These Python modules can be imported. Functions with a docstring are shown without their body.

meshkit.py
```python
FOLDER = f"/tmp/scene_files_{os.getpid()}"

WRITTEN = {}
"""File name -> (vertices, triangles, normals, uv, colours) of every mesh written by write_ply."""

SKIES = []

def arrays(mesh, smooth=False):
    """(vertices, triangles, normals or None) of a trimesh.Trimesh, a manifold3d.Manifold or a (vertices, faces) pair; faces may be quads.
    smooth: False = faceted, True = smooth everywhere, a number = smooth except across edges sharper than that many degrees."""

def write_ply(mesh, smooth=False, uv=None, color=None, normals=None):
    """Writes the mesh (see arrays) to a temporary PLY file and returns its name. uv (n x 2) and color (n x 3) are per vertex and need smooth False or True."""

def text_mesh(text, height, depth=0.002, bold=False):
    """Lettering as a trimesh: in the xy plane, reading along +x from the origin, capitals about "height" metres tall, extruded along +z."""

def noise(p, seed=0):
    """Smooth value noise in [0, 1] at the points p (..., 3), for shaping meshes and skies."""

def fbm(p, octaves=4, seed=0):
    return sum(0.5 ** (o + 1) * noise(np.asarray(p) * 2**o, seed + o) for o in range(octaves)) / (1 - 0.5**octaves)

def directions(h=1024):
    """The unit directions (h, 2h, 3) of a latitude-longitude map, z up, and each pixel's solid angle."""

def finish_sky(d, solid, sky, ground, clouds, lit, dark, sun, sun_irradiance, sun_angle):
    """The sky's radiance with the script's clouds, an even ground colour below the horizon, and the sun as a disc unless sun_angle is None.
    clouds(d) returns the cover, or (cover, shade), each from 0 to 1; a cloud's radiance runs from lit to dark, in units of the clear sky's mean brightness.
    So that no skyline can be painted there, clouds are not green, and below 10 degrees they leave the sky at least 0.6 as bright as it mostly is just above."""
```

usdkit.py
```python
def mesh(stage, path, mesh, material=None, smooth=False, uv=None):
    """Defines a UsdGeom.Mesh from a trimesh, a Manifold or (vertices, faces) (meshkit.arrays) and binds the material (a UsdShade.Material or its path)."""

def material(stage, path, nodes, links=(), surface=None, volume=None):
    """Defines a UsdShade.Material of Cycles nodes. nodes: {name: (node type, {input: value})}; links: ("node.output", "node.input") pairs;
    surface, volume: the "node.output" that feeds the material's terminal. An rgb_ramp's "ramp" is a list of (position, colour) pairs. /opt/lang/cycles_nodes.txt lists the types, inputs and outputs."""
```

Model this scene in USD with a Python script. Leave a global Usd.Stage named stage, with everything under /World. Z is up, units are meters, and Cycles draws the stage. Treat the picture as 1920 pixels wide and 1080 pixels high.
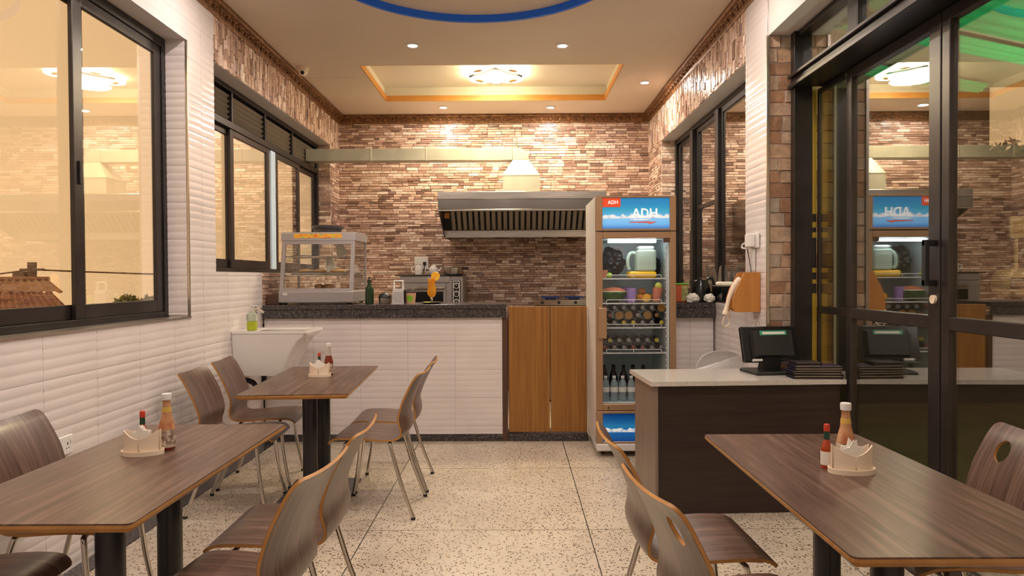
import math, random
import numpy as np
import trimesh
from shapely.geometry import Polygon, Point, box as sbox
from shapely.ops import unary_union
from scipy.spatial import Delaunay, ConvexHull
from pxr import Usd, UsdGeom, UsdLux, UsdShade, Gf, Sdf
import usdkit, meshkit

stage = Usd.Stage.CreateInMemory()
UsdGeom.SetStageUpAxis(stage, 'Z'); UsdGeom.SetStageMetersPerUnit(stage, 1.0)
UsdGeom.Xform.Define(stage, '/World'); UsdGeom.Scope.Define(stage, '/World/Looks')
rnd = random.Random(7); PI = math.pi

# ------------------------------------------------------------------ camera, sky, lamps
cam = UsdGeom.Camera.Define(stage, '/World/camera')
cam.CreateFocalLengthAttr(24.0); cam.CreateHorizontalApertureAttr(36.0); cam.CreateVerticalApertureAttr(20.25)
cam.CreateClippingRangeAttr((0.05, 1000.0)); cam.CreateExposureAttr(0.0)
cx = UsdGeom.Xformable(cam)
cx.AddTranslateOp().Set((0, 0, 1.36)); cx.AddRotateZOp().Set(0.22); cx.AddRotateXOp().Set(89.1); cx.AddRotateZOp(opSuffix='roll').Set(-0.3)

dome = UsdLux.DomeLight.Define(stage, '/World/dusk_sky')
dome.CreateIntensityAttr(1.0); dome.CreateColorAttr((0.40, 0.245, 0.115))

CEIL = 3.30
DOWNLIGHTS = [(-0.84, 5.72), (0.41, 5.75), (1.31, 6.85), (-0.80, 7.80), (0.42, 7.83),      # in view
              (-1.55, 4.15), (1.05, 4.15), (-1.55, 2.6), (1.05, 2.6), (-0.84, 2.6), (0.41, 2.6),
              (-1.2, 1.2), (0.8, 1.2), (-0.2, 0.0)]                                          # the same rows, over the tables
for i, (x, y) in enumerate(DOWNLIGHTS):
    l = UsdLux.DiskLight.Define(stage, '/World/downlight_lamp_%03d' % i)
    l.CreateRadiusAttr(0.045); l.CreateIntensityAttr(690.0); l.CreateColorAttr((1.0, 0.86, 0.77))
    UsdGeom.Xformable(l).AddTranslateOp().Set((x, y, CEIL - 0.012))
TRAY_LAMP = (-0.18, 6.95, 3.36)
l = UsdLux.DiskLight.Define(stage, '/World/tray_lamp_light')
l.CreateRadiusAttr(0.20); l.CreateIntensityAttr(105.0); l.CreateColorAttr((1.0, 0.80, 0.48))
UsdGeom.Xformable(l).AddTranslateOp().Set((TRAY_LAMP[0], TRAY_LAMP[1], TRAY_LAMP[2] - 0.03))
l = UsdLux.DiskLight.Define(stage, '/World/veranda_floodlight_light')
l.CreateRadiusAttr(0.12); l.CreateIntensityAttr(620.0); l.CreateColorAttr((0.8, 1.0, 0.7))
lx = UsdGeom.Xformable(l); lx.AddTranslateOp().Set((4.3, 4.0, 1.6)); lx.AddRotateXOp().Set(180)

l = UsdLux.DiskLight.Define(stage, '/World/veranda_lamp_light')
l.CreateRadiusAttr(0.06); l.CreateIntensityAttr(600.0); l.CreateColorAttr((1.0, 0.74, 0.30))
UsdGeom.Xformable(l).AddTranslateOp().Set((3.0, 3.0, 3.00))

# ------------------------------------------------------------------ helpers
used = {}
def path_of(name, parent=None):
    base = str(parent.GetPath()) if parent is not None else '/World'
    k = (base, name); n = used.get(k, 0); used[k] = n + 1
    return f'{base}/{name}' + (f'_{n:03d}' if n else '')

def tag(p, label=None, cat=None, group=None, kind=None):
    for k, v in (('label', label), ('category', cat), ('group', group), ('kind', kind)):
        if v: p.SetCustomDataByKey(k, v)
    return p

def thing(name, label, cat, loc=(0, 0, 0), rotz=0, group=None, kind=None):
    x = UsdGeom.Xform.Define(stage, path_of(name))
    x.AddTranslateOp().Set(tuple(map(float, loc))); x.AddRotateZOp().Set(float(rotz))
    return tag(x.GetPrim(), label, cat, group, kind)

def obj(name, mesh, mat, parent=None, smooth=False, **kw):
    if isinstance(mesh, (list, tuple)) and not isinstance(mesh[0], np.ndarray):
        mesh = trimesh.util.concatenate(mesh)
    m = usdkit.mesh(stage, path_of(name, parent), mesh, MAT[mat], smooth)
    return tag(m.GetPrim(), **kw)

def solo(name, mesh, mat, label, cat, smooth=False, group=None, kind=None, loc=None, rotz=0):
    p = obj(name, mesh, mat, None, smooth, label=label, cat=cat, group=group, kind=kind)
    if loc is not None:
        x = UsdGeom.Xformable(p); x.AddTranslateOp().Set(tuple(map(float, loc))); x.AddRotateZOp().Set(float(rotz))
    return p

def dup(src, loc, rotz, label, group=None):
    was = src.GetCustomData()
    r = thing(src.GetName().rstrip('0123456789').rstrip('_'), label, was['category'], loc, rotz, group or was.get('group'))
    r.GetReferences().AddInternalReference(src.GetPath()); r.SetInstanceable(True)
    return r

def box(x0, x1, y0, y1, z0, z1):
    b = trimesh.creation.box([abs(x1 - x0), abs(y1 - y0), abs(z1 - z0)]); b.apply_translation([(x0 + x1) / 2, (y0 + y1) / 2, (z0 + z1) / 2]); return b

def hull(pts):
    pts = np.asarray(pts, float); h = ConvexHull(pts); m = trimesh.Trimesh(pts, h.simplices.copy(), process=False)
    m.remove_unreferenced_vertices(); m.fix_normals(); return m

def cbox(x0, x1, y0, y1, z0, z1, c=0.004):
    p = []
    for x, sx in ((x0, 1), (x1, -1)):
        for y, sy in ((y0, 1), (y1, -1)):
            for z, sz in ((z0, 1), (z1, -1)):
                p += [(x, y + sy * c, z + sz * c), (x + sx * c, y, z + sz * c), (x + sx * c, y + sy * c, z)]
    return hull(p)

def rbox(x0, x1, y0, y1, z0, z1, r=0.02, n=2):
    s = trimesh.creation.icosphere(n, r).vertices; p = []
    for x in (x0 + r, x1 - r):
        for y in (y0 + r, y1 - r):
            for z in (z0 + r, z1 - r): p.append(s + [x, y, z])
    return hull(np.vstack(p))

def cyl(x, y, z0, z1, r, r2=None, n=24):
    return lathe([(0, z0), (r, z0), (r if r2 is None else r2, z1), (0, z1)], n, (x, y, 0))

def lathe(prof, n=24, at=(0, 0, 0), sx=1.0, sy=1.0):
    prof = np.asarray(prof, float); k = len(prof); a = np.arange(n) / n * 2 * PI
    v = np.stack([np.outer(np.cos(a), prof[:, 0]) * sx, np.outer(np.sin(a), prof[:, 0]) * sy, np.tile(prof[:, 1], (n, 1))], -1).reshape(-1, 3) + np.asarray(at, float)
    f = []
    for i in range(n):
        j = (i + 1) % n
        for q in range(k - 1):
            a0, a1, b0, b1 = i * k + q, i * k + q + 1, j * k + q, j * k + q + 1
            if prof[q, 0] > 1e-9: f.append((a0, b0, b1))
            if prof[q + 1, 0] > 1e-9: f.append((a0, b1, a1))
    m = trimesh.Trimesh(v, np.array(f), process=False); m.merge_vertices(); m.fix_normals(); return m

def tube(pts, r, n=10, closed=False, caps=True):
    pts = np.asarray(pts, float); m = len(pts); rr = np.full(m, r) if np.ndim(r) == 0 else np.asarray(r)
    t = np.zeros_like(pts)
    for i in range(m):
        a = pts[(i - 1) % m] if closed or i > 0 else pts[i]; b = pts[(i + 1) % m] if closed or i < m - 1 else pts[i]
        t[i] = (b - a) / max(np.linalg.norm(b - a), 1e-9)
    up = np.array([0, 0, 1.0]) if abs(t[0][2]) < 0.9 else np.array([1.0, 0, 0])
    u = np.cross(t[0], up); u /= np.linalg.norm(u); rings = []
    for i in range(m):
        u = u - t[i] * np.dot(u, t[i]); u /= np.linalg.norm(u); w = np.cross(t[i], u)
        a = np.arange(n) / n * 2 * PI
        rings.append(pts[i] + rr[i] * (np.outer(np.cos(a), u) + np.outer(np.sin(a), w)))
    v = np.vstack(rings); f = []
    for i in range(m if closed else m - 1):
        j = (i + 1) % m
        for k in range(n):
            l = (k + 1) % n
            f += [(i * n + k, i * n + l, j * n + l), (i * n + k, j * n + l, j * n + k)]
    if caps and not closed:
        v = np.vstack([v, pts[0], pts[-1]]); c0, c1 = m * n, m * n + 1
        for k in range(n):
            l = (k + 1) % n; f += [(c0, l, k), (c1, (m - 1) * n + k, (m - 1) * n + l)]
    return trimesh.Trimesh(v, np.array(f), process=False)

def smoothpath(pts, n=6):
    """Catmull-Rom through the points."""
    p = np.asarray(pts, float); p = np.vstack([2 * p[0] - p[1], p, 2 * p[-1] - p[-2]]); out = []
    for i in range(1, len(p) - 2):
        for s in np.arange(n) / n:
            out.append(0.5 * (2 * p[i] + (p[i + 1] - p[i - 1]) * s + (2 * p[i - 1] - 5 * p[i] + 4 * p[i + 1] - p[i + 2]) * s ** 2 + (-p[i - 1] + 3 * p[i] - 3 * p[i + 1] + p[i + 2]) * s ** 3))
    out.append(p[-2]); return np.array(out)

def extr(poly, a0, a1, axis='z'):
    """A shapely polygon (or points) extruded: axis z: (x, y); y: (x, z); x: (y, z)."""
    if not hasattr(poly, 'exterior') and not hasattr(poly, 'geoms'): poly = Polygon(poly)
    ms = [trimesh.creation.extrude_polygon(g, a1 - a0, engine='earcut') for g in getattr(poly, 'geoms', [poly])]
    m = trimesh.util.concatenate(ms); v = np.array(m.vertices); v[:, 2] += a0
    if axis == 'y': v = v[:, [0, 2, 1]]
    elif axis == 'x': v = v[:, [2, 0, 1]]
    m = trimesh.Trimesh(v, m.faces, process=False); m.fix_normals(); return m

def frame_rect(plane, c0, c1, a0, a1, b0, b1, w):
    """Four bars round a rectangle in the plane 'x' (a=y, b=z) or 'y' (a=x, b=z), from depth c0 to c1."""
    w = (w,) * 4 if np.ndim(w) == 0 else w            # a0 side, a1 side, bottom, top
    f = (lambda A0, A1, B0, B1: cbox(c0, c1, A0, A1, B0, B1, .003)) if plane == 'x' else (lambda A0, A1, B0, B1: cbox(A0, A1, c0, c1, B0, B1, .003))
    return [f(a0, a0 + w[0], b0, b1), f(a1 - w[1], a1, b0, b1), f(a0 + w[0], a1 - w[1], b0, b0 + w[2]), f(a0 + w[0], a1 - w[1], b1 - w[3], b1)]

def rot(m, axis, deg, at=(0, 0, 0)):
    m = m.copy(); m.apply_transform(trimesh.transformations.rotation_matrix(math.radians(deg), axis, at)); return m
def mv(m, x, y, z):
    m = m.copy(); m.apply_translation([x, y, z]); return m

def blob(r, seed, amp=0.25, freq=3.0, sub=3, crease=0.0, flat=None):
    s = trimesh.creation.icosphere(sub, 1.0); v = np.array(s.vertices); n = meshkit.fbm(v * freq + 11 * seed, 4, seed) - .5
    if crease: n = n - crease * np.abs(meshkit.fbm(v * freq * 1.7 + 5 + seed, 3, seed + 9) - .5)
    v = v * (1 + amp * 2 * n[:, None]) * np.asarray(r); 
    if flat is not None: v[:, 2] = np.maximum(v[:, 2], flat)
    return trimesh.Trimesh(v, s.faces, process=False)

# ------------------------------------------------------------------ materials
MAT = {}
def mat(name, nodes, links=(), surface='p.BSDF'):
    MAT[name] = usdkit.material(stage, f'/World/Looks/{name}', nodes, links, surface=surface)
def plain(name, col, rough=0.5, metal=0.0, **kw):
    mat(name, {'p': ('principled_bsdf', dict(base_color=col, roughness=rough, metallic=metal, **kw))})
def tinted(name, c1, c2, scale=6.0, rough=0.5, metal=0.0, vec=(1, 1, 1), detail=4, bump=0.0, **kw):
    nodes = {'t': ('texture_coordinate', {}), 'm': ('mapping', {'scale': vec}), 'n': ('noise_texture', {'scale': scale, 'detail': detail}),
             'r': ('rgb_ramp', {'ramp': [(0.3, c1), (0.7, c2)]}), 'p': ('principled_bsdf', dict(roughness=rough, metallic=metal, **kw))}
    links = [('t.object', 'm.vector'), ('m.vector', 'n.vector'), ('n.fac', 'r.fac'), ('r.color', 'p.base_color')]
    if bump:
        nodes['b'] = ('bump', {'strength': bump, 'distance': 0.01}); links += [('n.fac', 'b.height'), ('b.normal', 'p.normal')]
    mat(name, nodes, links)
def emit(name, col, strength):
    mat(name, {'p': ('emission', {'color': col, 'strength': strength})}, surface='p.emission')

def pane(name, tint, r0, grow=1.0):
    mat(name, {'w': ('layer_weight', {'blend': 0.5}), 'q': ('math', {'math_type': 'power', 'value2': 3.0}), 's': ('math', {'math_type': 'multiply_add', 'value2': grow * (1 - r0), 'value3': r0}),
               'a': ('transparent_bsdf', {'color': tint}), 'g': ('glossy_bsdf', {'color': (1, 1, 1), 'roughness': 0.0}), 'x': ('mix_closure', {})},
        [('w.facing', 'q.value1'), ('q.value', 's.value1'), ('s.value', 'x.fac'), ('a.BSDF', 'x.closure1'), ('g.BSDF', 'x.closure2')], 'x.closure')
plain('hazard_yellow', (.50, .33, .02), .5)
pane('window_glass', (0.93, 0.93, 0.93), 0.10)
pane('door_glass', (0.80, 0.82, 0.80), 0.26, 1.0)
pane('cabinet_glass', (0.97, 0.98, 0.98), 0.03, 0.5)

def stones(name, ramp, rough=0.27, nscale=30.0, bump=0.15):
    """Each stone's own tone comes from the mesh's primvar "tone"; noise gives its grain."""
    mat(name, {'g': ('geometry', {}), 'o': ('attribute', {'attribute': 'tone'}), 'r': ('rgb_ramp', {'ramp': ramp}), 'n': ('noise_texture', {'scale': nscale, 'detail': 5, 'roughness': .65}),
               'k': ('map_range', {'from_min': .25, 'from_max': .75, 'to_min': .62, 'to_max': 1.25}), 'c': ('combine_color', {}), 'x': ('mix_color', {'blend_type': 'multiply', 'fac': 1.0, 'use_clamp': False}),
               'b': ('bump', {'strength': bump, 'distance': .01}), 'p': ('principled_bsdf', {'roughness': rough, 'specular_ior_level': .5})},
        [('o.fac', 'r.fac'), ('g.position', 'n.vector'), ('n.fac', 'k.value'), ('k.result', 'c.r'), ('k.result', 'c.g'), ('k.result', 'c.b'),
         ('r.color', 'x.a'), ('c.color', 'x.b'), ('x.result', 'p.base_color'), ('n.fac', 'b.height'), ('b.normal', 'p.normal')])
def set_tone(prim, tones, per=8):
    UsdGeom.PrimvarsAPI(prim).CreatePrimvar('tone', Sdf.ValueTypeNames.FloatArray, 'vertex').Set([float(t) for t in np.repeat(tones, per)])
stones('ledge_stone', [(0, (.22, .13, .095)), (.15, (.36, .22, .16)), (.4, (.52, .335, .245)), (.65, (.64, .44, .33)), (.85, (.76, .57, .45)), (1, (.84, .70, .58))])
stones('sandstone', [(0, (.27, .14, .08)), (.3, (.42, .23, .125)), (.6, (.50, .33, .21)), (.8, (.36, .29, .23)), (1, (.56, .38, .25))], .6, 22, .5)
plain('stone_joint', (.25, .15, .11), .8)
tinted('white_tile', (.71, .645, .63), (.77, .71, .695), 3.0, .16, coat_weight=.3)
plain('tile_grout', (.50, .44, .40), .8)
tinted('white_paint', (.62, .57, .53), (.66, .61, .57), 2.0, .6)
tinted('ceiling_paint', (.70, .585, .46), (.74, .625, .50), 1.2, .75)
tinted('tray_paint', (.80, .74, .62), (.82, .76, .64), 1.2, .7)
tinted('orange_trim', (.62, .27, .055), (.72, .34, .08), 5.0, .45)
plain('blue_trim', (.008, .17, .95), .4)
tinted('cornice_brown', (.10, .042, .014), (.30, .135, .045), 28.0, .4, .25, bump=.6)
plain('steel_edge', (.55, .50, .44), .25, .9)
tinted('frame_black', (.012, .010, .010), (.022, .018, .017), 8.0, .35, .3)
tinted('frame_bronze', (.031, .025, .023), (.046, .037, .034), 8.0, .32, .4)
plain('rubber_black', (.012, .012, .012), .6)
plain('louver_grey', (.20, .17, .13), .4, .3)
plain('blue_film', (.52, .68, .88), .35)
plain('black_gloss', (.007, .007, .008), .18)
plain('black_matt', (.010, .0095, .010), .45)
tinted('table_black', (.014, .013, .015), (.022, .020, .022), 12, .35)
plain('chrome', (.66, .62, .57), .13, 1.0)
tinted('steel', (.36, .335, .30), (.46, .43, .385), 4.0, .22, 1.0, (1, 1, 12))
tinted('galvanised', (.36, .345, .27), (.47, .445, .35), 5.0, .42, .35); plain('hood_steel', (.30, .285, .27), .17, 1.0); plain('baffle_steel', (.34, .30, .25), .35, .7); plain('oven_steel', (.36, .335, .33), .36, .55)
plain('white_plastic', (.74, .72, .69), .3)
plain('cream_plastic', (.80, .66, .50), .32)
plain('grey_plastic', (.30, .29, .30), .4)
plain('warmer_grey', (.36, .33, .33), .35, .35)
plain('pale_grey', (.62, .60, .58), .4)
plain('paper', (.82, .78, .70), .8)
plain('ceramic', (.78, .75, .71), .12)

def wood(name, c, rough, vec, scale=3.0, coat=0.0):
    mat(name, {'t': ('texture_coordinate', {}), 'm': ('mapping', {'scale': vec}), 'n': ('noise_texture', {'scale': scale, 'detail': 6, 'roughness': .6, 'distortion': .6}),
               'r': ('rgb_ramp', {'ramp': c}), 'b': ('bump', {'strength': .08, 'distance': .002}), 'p': ('principled_bsdf', {'roughness': rough, 'coat_weight': coat, 'coat_roughness': .15})},
        [('t.object', 'm.vector'), ('m.vector', 'n.vector'), ('n.fac', 'r.fac'), ('r.color', 'p.base_color'), ('n.fac', 'b.height'), ('b.normal', 'p.normal')])
WENGE = [(.28, (.046, .024, .017)), (.5, (.095, .052, .037)), (.72, (.175, .105, .077))]
wood('table_wood', WENGE, .33, (26, 1.2, 8), 2.0)
wood('chair_wood', WENGE, .30, (2.0, 40, 2.0), 1.6)
wood('ply_edge', [(.3, (.33, .145, .032)), (.7, (.48, .235, .065))], .4, (2, 2, 2), 4.0)
wood('gate_wood', [(.25, (.19, .072, .012)), (.5, (.29, .122, .022)), (.75, (.38, .175, .038))], .38, (34, 8, .8), 1.5)
wood('desk_wood', [(.3, (.020, .0095, .008)), (.7, (.036, .019, .016))], .38, (1.2, 1.2, 24), 2.0)
wood('desk_side', [(.3, (.17, .125, .098)), (.7, (.22, .165, .13))], .4, (14, 14, .8), 2.0)
wood('phone_wood', [(.3, (.40, .15, .03)), (.7, (.55, .24, .055))], .4, (9, 9, .7), 2.0)
wood('dark_post', [(.3, (.07, .03, .018)), (.7, (.11, .05, .03))], .45, (14, 14, .8), 2.0)

# terrazzo: cream ground with brown and black chips
mat('terrazzo', {'g': ('geometry', {}), 'v': ('voronoi_texture', {'scale': 88.0, 'randomness': 1.0}), 'v2': ('voronoi_texture', {'scale': 46.0}), 's': ('separate_color', {}), 's2': ('separate_color', {}),
                 'd': ('math', {'math_type': 'less_than', 'value2': .46}), 'd2': ('math', {'math_type': 'less_than', 'value2': .30}), 'c': ('math', {'math_type': 'greater_than', 'value2': .60}), 'c2': ('math', {'math_type': 'greater_than', 'value2': .80}),
                 'a': ('math', {'math_type': 'multiply'}), 'a2': ('math', {'math_type': 'multiply'}), 'mx': ('math', {'math_type': 'maximum'}),
                 'chip': ('rgb_ramp', {'ramp': [(0, (.055, .035, .025)), (.4, (.16, .10, .065)), (.75, (.30, .21, .14)), (1, (.62, .55, .45))]}),
                 'n': ('noise_texture', {'scale': 2.2, 'detail': 5}), 'base': ('rgb_ramp', {'ramp': [(.3, (.47, .395, .305)), (.7, (.585, .505, .40))]}),
                 'x': ('mix_color', {'blend_type': 'mix'}), 'p': ('principled_bsdf', {'roughness': .34})},
    [('g.position', 'v.vector'), ('g.position', 'v2.vector'), ('g.position', 'n.vector'), ('v.color', 's.color'), ('v2.color', 's2.color'), ('v.distance', 'd.value1'), ('v2.distance', 'd2.value1'),
     ('s.r', 'c.value1'), ('s2.r', 'c2.value1'), ('d.value', 'a.value1'), ('c.value', 'a.value2'), ('d2.value', 'a2.value1'), ('c2.value', 'a2.value2'), ('a.value', 'mx.value1'), ('a2.value', 'mx.value2'),
     ('s.g', 'chip.fac'), ('n.fac', 'base.fac'), ('base.color', 'x.a'), ('chip.color', 'x.b'), ('mx.value', 'x.fac'), ('x.result', 'p.base_color')])
mat('granite', {'g': ('geometry', {}), 'n': ('noise_texture', {'scale': 70, 'detail': 6, 'roughness': .75}), 'r': ('rgb_ramp', {'ramp': [(.36, (.012, .010, .011)), (.52, (.050, .043, .045)), (.62, (.13, .11, .105)), (.70, (.36, .31, .28))]}),
                'p': ('principled_bsdf', {'roughness': .2})}, [('g.position', 'n.vector'), ('n.fac', 'r.fac'), ('r.color', 'p.base_color')])
mat('quartz', {'g': ('geometry', {}), 'n': ('noise_texture', {'scale': 120, 'detail': 4, 'roughness': .7}), 'r': ('rgb_ramp', {'ramp': [(.35, (.44, .41, .37)), (.55, (.58, .54, .49)), (.7, (.62, .59, .54))]}),
               'p': ('principled_bsdf', {'roughness': .14})}, [('g.position', 'n.vector'), ('n.fac', 'r.fac'), ('r.color', 'p.base_color')])

# ------------------------------------------------------------------ walls: tiles and stones, piece by piece
LX, RX, BY = -2.10, 1.614, 8.20         # faces of the left, right and back walls
DX = 1.925                                # plane of the door leaves
TW, TH = 0.392, 0.235
def on_left(d, a, z): return np.stack([LX + d, a, z], -1)
def on_right(d, a, z): return np.stack([RX - d, a, z], -1)
def facing(y): return lambda d, a, z: np.stack([a, y - d, z], -1)

def tile_mesh(a0, a1, z0, z1, zbase, to):
    n = 5; zs = []
    for i in range(n):
        zs += [(zbase + TH * i / n, .0064), (zbase + TH * (i + .16) / n, .0079), (zbase + TH * (i + .55) / n, .0088), (zbase + TH * (i + .86) / n, .0077)]
    zs.append((zbase + TH, .0064))
    Z = np.array([q[0] for q in zs]); D = np.array([q[1] for q in zs])
    zz = np.array([z0] + [q for q in Z if z0 + 1e-4 < q < z1 - 1e-4] + [z1]); dd = np.interp(zz, Z, D); k = len(zz)
    d = np.concatenate([dd, dd, [0, 0, 0, 0]]); a = np.concatenate([np.full(k, a0), np.full(k, a1), [a0, a0, a1, a1]]); z = np.concatenate([zz, zz, [z0, z1, z0, z1]])
    f = [q for i in range(k - 1) for q in ((i, k + i, k + i + 1), (i, k + i + 1, i + 1))]
    b = 2 * k
    f += [(b, i, i + 1) for i in range(k - 1)] + [(b, k - 1, b + 1)] + [(b + 2, k + i + 1, k + i) for i in range(k - 1)] + [(b + 2, b + 3, 2 * k - 1)]
    f += [(b, b + 2, k), (b, k, 0), (b + 1, k - 1, 2 * k - 1), (b + 1, 2 * k - 1, b + 3)]
    return trimesh.Trimesh(to(d, a, z), np.array(f), process=False)

def lay_tiles(parent, to, regions, a_org, z_org):
    for (a0, a1, z0, z1) in regions:
        for i in range(int(math.floor((a0 - a_org) / TW)), int(math.ceil((a1 - a_org) / TW))):
            for j in range(int(math.floor((z0 - z_org) / TH)), int(math.ceil((z1 - z_org) / TH))):
                A0, A1 = max(a0, a_org + i * TW + .0006), min(a1, a_org + (i + 1) * TW - .0006)
                Z0, Z1 = max(z0, z_org + j * TH + .0006), min(z1, z_org + (j + 1) * TH - .0006)
                if A1 - A0 > .012 and Z1 - Z0 > .012:
                    obj('tile', tile_mesh(A0, A1, Z0, Z1, z_org + j * TH, to), 'white_tile', parent, 38)

def stone_mesh(a0, a1, z0, z1, dep, to, r):
    g = .0015; e = min(.006, (a1 - a0) * .2, (z1 - z0) * .2); j = lambda s: r.uniform(-s, s)
    A = [a0 + g, a1 - g, a1 - g, a0 + g]; Zz = [z0 + g, z0 + g, z1 - g, z1 - g]
    A2 = [a0 + g + e * r.random(), a1 - g - e * r.random(), a1 - g - e * r.random(), a0 + g + e * r.random()]
    Z2 = [z0 + g + e * r.random(), z0 + g + e * r.random(), z1 - g - e * r.random(), z1 - g - e * r.random()]
    D2 = [max(.003, dep + j(.0018)) for _ in range(4)]
    d, a, z = np.array([0] * 4 + D2), np.array(A + A2), np.array(Zz + Z2)
    f = [(4, 5, 6), (4, 6, 7)] + [q for i in range(4) for q in ((i, (i + 1) % 4, 4 + (i + 1) % 4), (i, 4 + (i + 1) % 4, 4 + i))]
    return trimesh.Trimesh(to(d, a, z), np.array(f), process=False)

def lay_ledge(parent, to, regions, n_parts, vertical=False, course=(.022, .040), length=(.06, .18), seed=1):
    r = random.Random(seed); cells = []
    for (a0, a1, z0, z1) in regions:
        p0, p1, q0, q1 = (a0, a1, z0, z1) if vertical else (z0, z1, a0, a1)
        p = p0
        while p < p1 - .004:
            h = r.uniform(*course); h = p1 - p if p1 - p - h < .018 else h
            q = q0 - r.uniform(0, .1)
            while q < q1 - .004:
                w = r.uniform(*length); e = q1 if q1 - q - w < .04 else q + w
                s = max(q, q0)
                if e - s > .004: cells.append((p, p + h, s, e) if vertical else (s, e, p, p + h))
                q = e
            p += h
    cells.sort(key=lambda c: -(c[1] - c[0]) * (c[3] - c[2]))
    rest = []
    for i, c in enumerate(cells):
        m = stone_mesh(*c, r.choice((.004, .006, .008, .011)), to, r)
        if i < n_parts: set_tone(obj('stone', m, 'ledge_stone', parent), [r.random()])
        else: rest.append(m)
    if rest: set_tone(obj('small_stones', rest, 'ledge_stone', parent, kind='stuff'), [r.random() for _ in rest])

def wall(name, label): return thing(name, label, 'wall', kind='structure')

W1 = (2.55, 4.385, 1.11, 2.89)     # left wall, front window opening: y0 y1 z0 z1
W2 = (4.78, 7.82, 1.41, 2.88)      # left wall, kitchen window opening
WR = (4.755, 7.50, 1.15, 2.84)     # right wall, kitchen window opening
DO = (1.20, 4.345, 0.0, 2.88)      # right wall, door opening

wl = wall('wall_left', 'white ribbed tile wall on the left with two windows, stone band over the kitchen window')
B0, B1 = LX - .20, LX - .0005
obj('backing', [box(B0, B1, -1.5, W1[0], 0, CEIL), box(B0, B1, W1[0], W1[1], 0, W1[2]), box(B0, B1, W1[0], W1[1], W1[3], CEIL), box(B0, B1, W1[1], W2[0], 0, CEIL),
                box(B0, B1, W2[0], W2[1], 0, W2[2]), box(B0, B1, W2[0], W2[1], W2[3], CEIL), box(B0, B1, W2[1], BY + .2, 0, CEIL)], 'white_paint', wl)
lay_tiles(wl, on_left, [(.6, W1[0], 0, CEIL), (W1[0], W1[1], 0, W1[2]), (W1[1], W2[0], 0, CEIL), (W1[0], W1[1], W1[3], CEIL), (W2[0], 5.65, 0, W2[2])], 1.446 - TW, -.03)
def jamb_left(d, a, z): return np.stack([a, W1[1] - d, z], -1)
lay_tiles(wl, jamb_left, [(LX - .17, LX - .002, W1[2] + .02, W1[3])], LX - .392, -.03)
obj('tile_trim', [box(LX, LX + .012, W1[1] - .006, W1[1] + .006, W1[2], W1[3]), box(LX - .17, LX + .014, W1[0], W1[1] + .01, W1[2] - .001, W1[2] + .010)], 'steel_edge', wl, label='metal edge trim round the window opening')
lay_ledge(wl, on_left, [(W2[0], BY, W2[3], 3.26)], 150, True, seed=3)
lay_ledge(wl, on_left, [(W2[1], BY, .9, W2[3]), (5.65, W2[1], .95, W2[2])], 40, False, seed=4)
def jamb_far(d, a, z): return np.stack([a, W2[1] - d, z], -1)
lay_ledge(wl, jamb_far, [(LX - .17, LX, W2[2], W2[3])], 20, False, seed=5)

wb = wall('wall_back', 'back kitchen wall clad in split brown and cream ledge stone')
obj('backing', box(LX - .2, 2.2, BY + .0005, BY + .2, 0, CEIL), 'stone_joint', wb)
lay_ledge(wb, facing(BY), [(LX, RX, .85, 3.26)], 290, False, (.022, .040), (.06, .18), seed=2)

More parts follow.
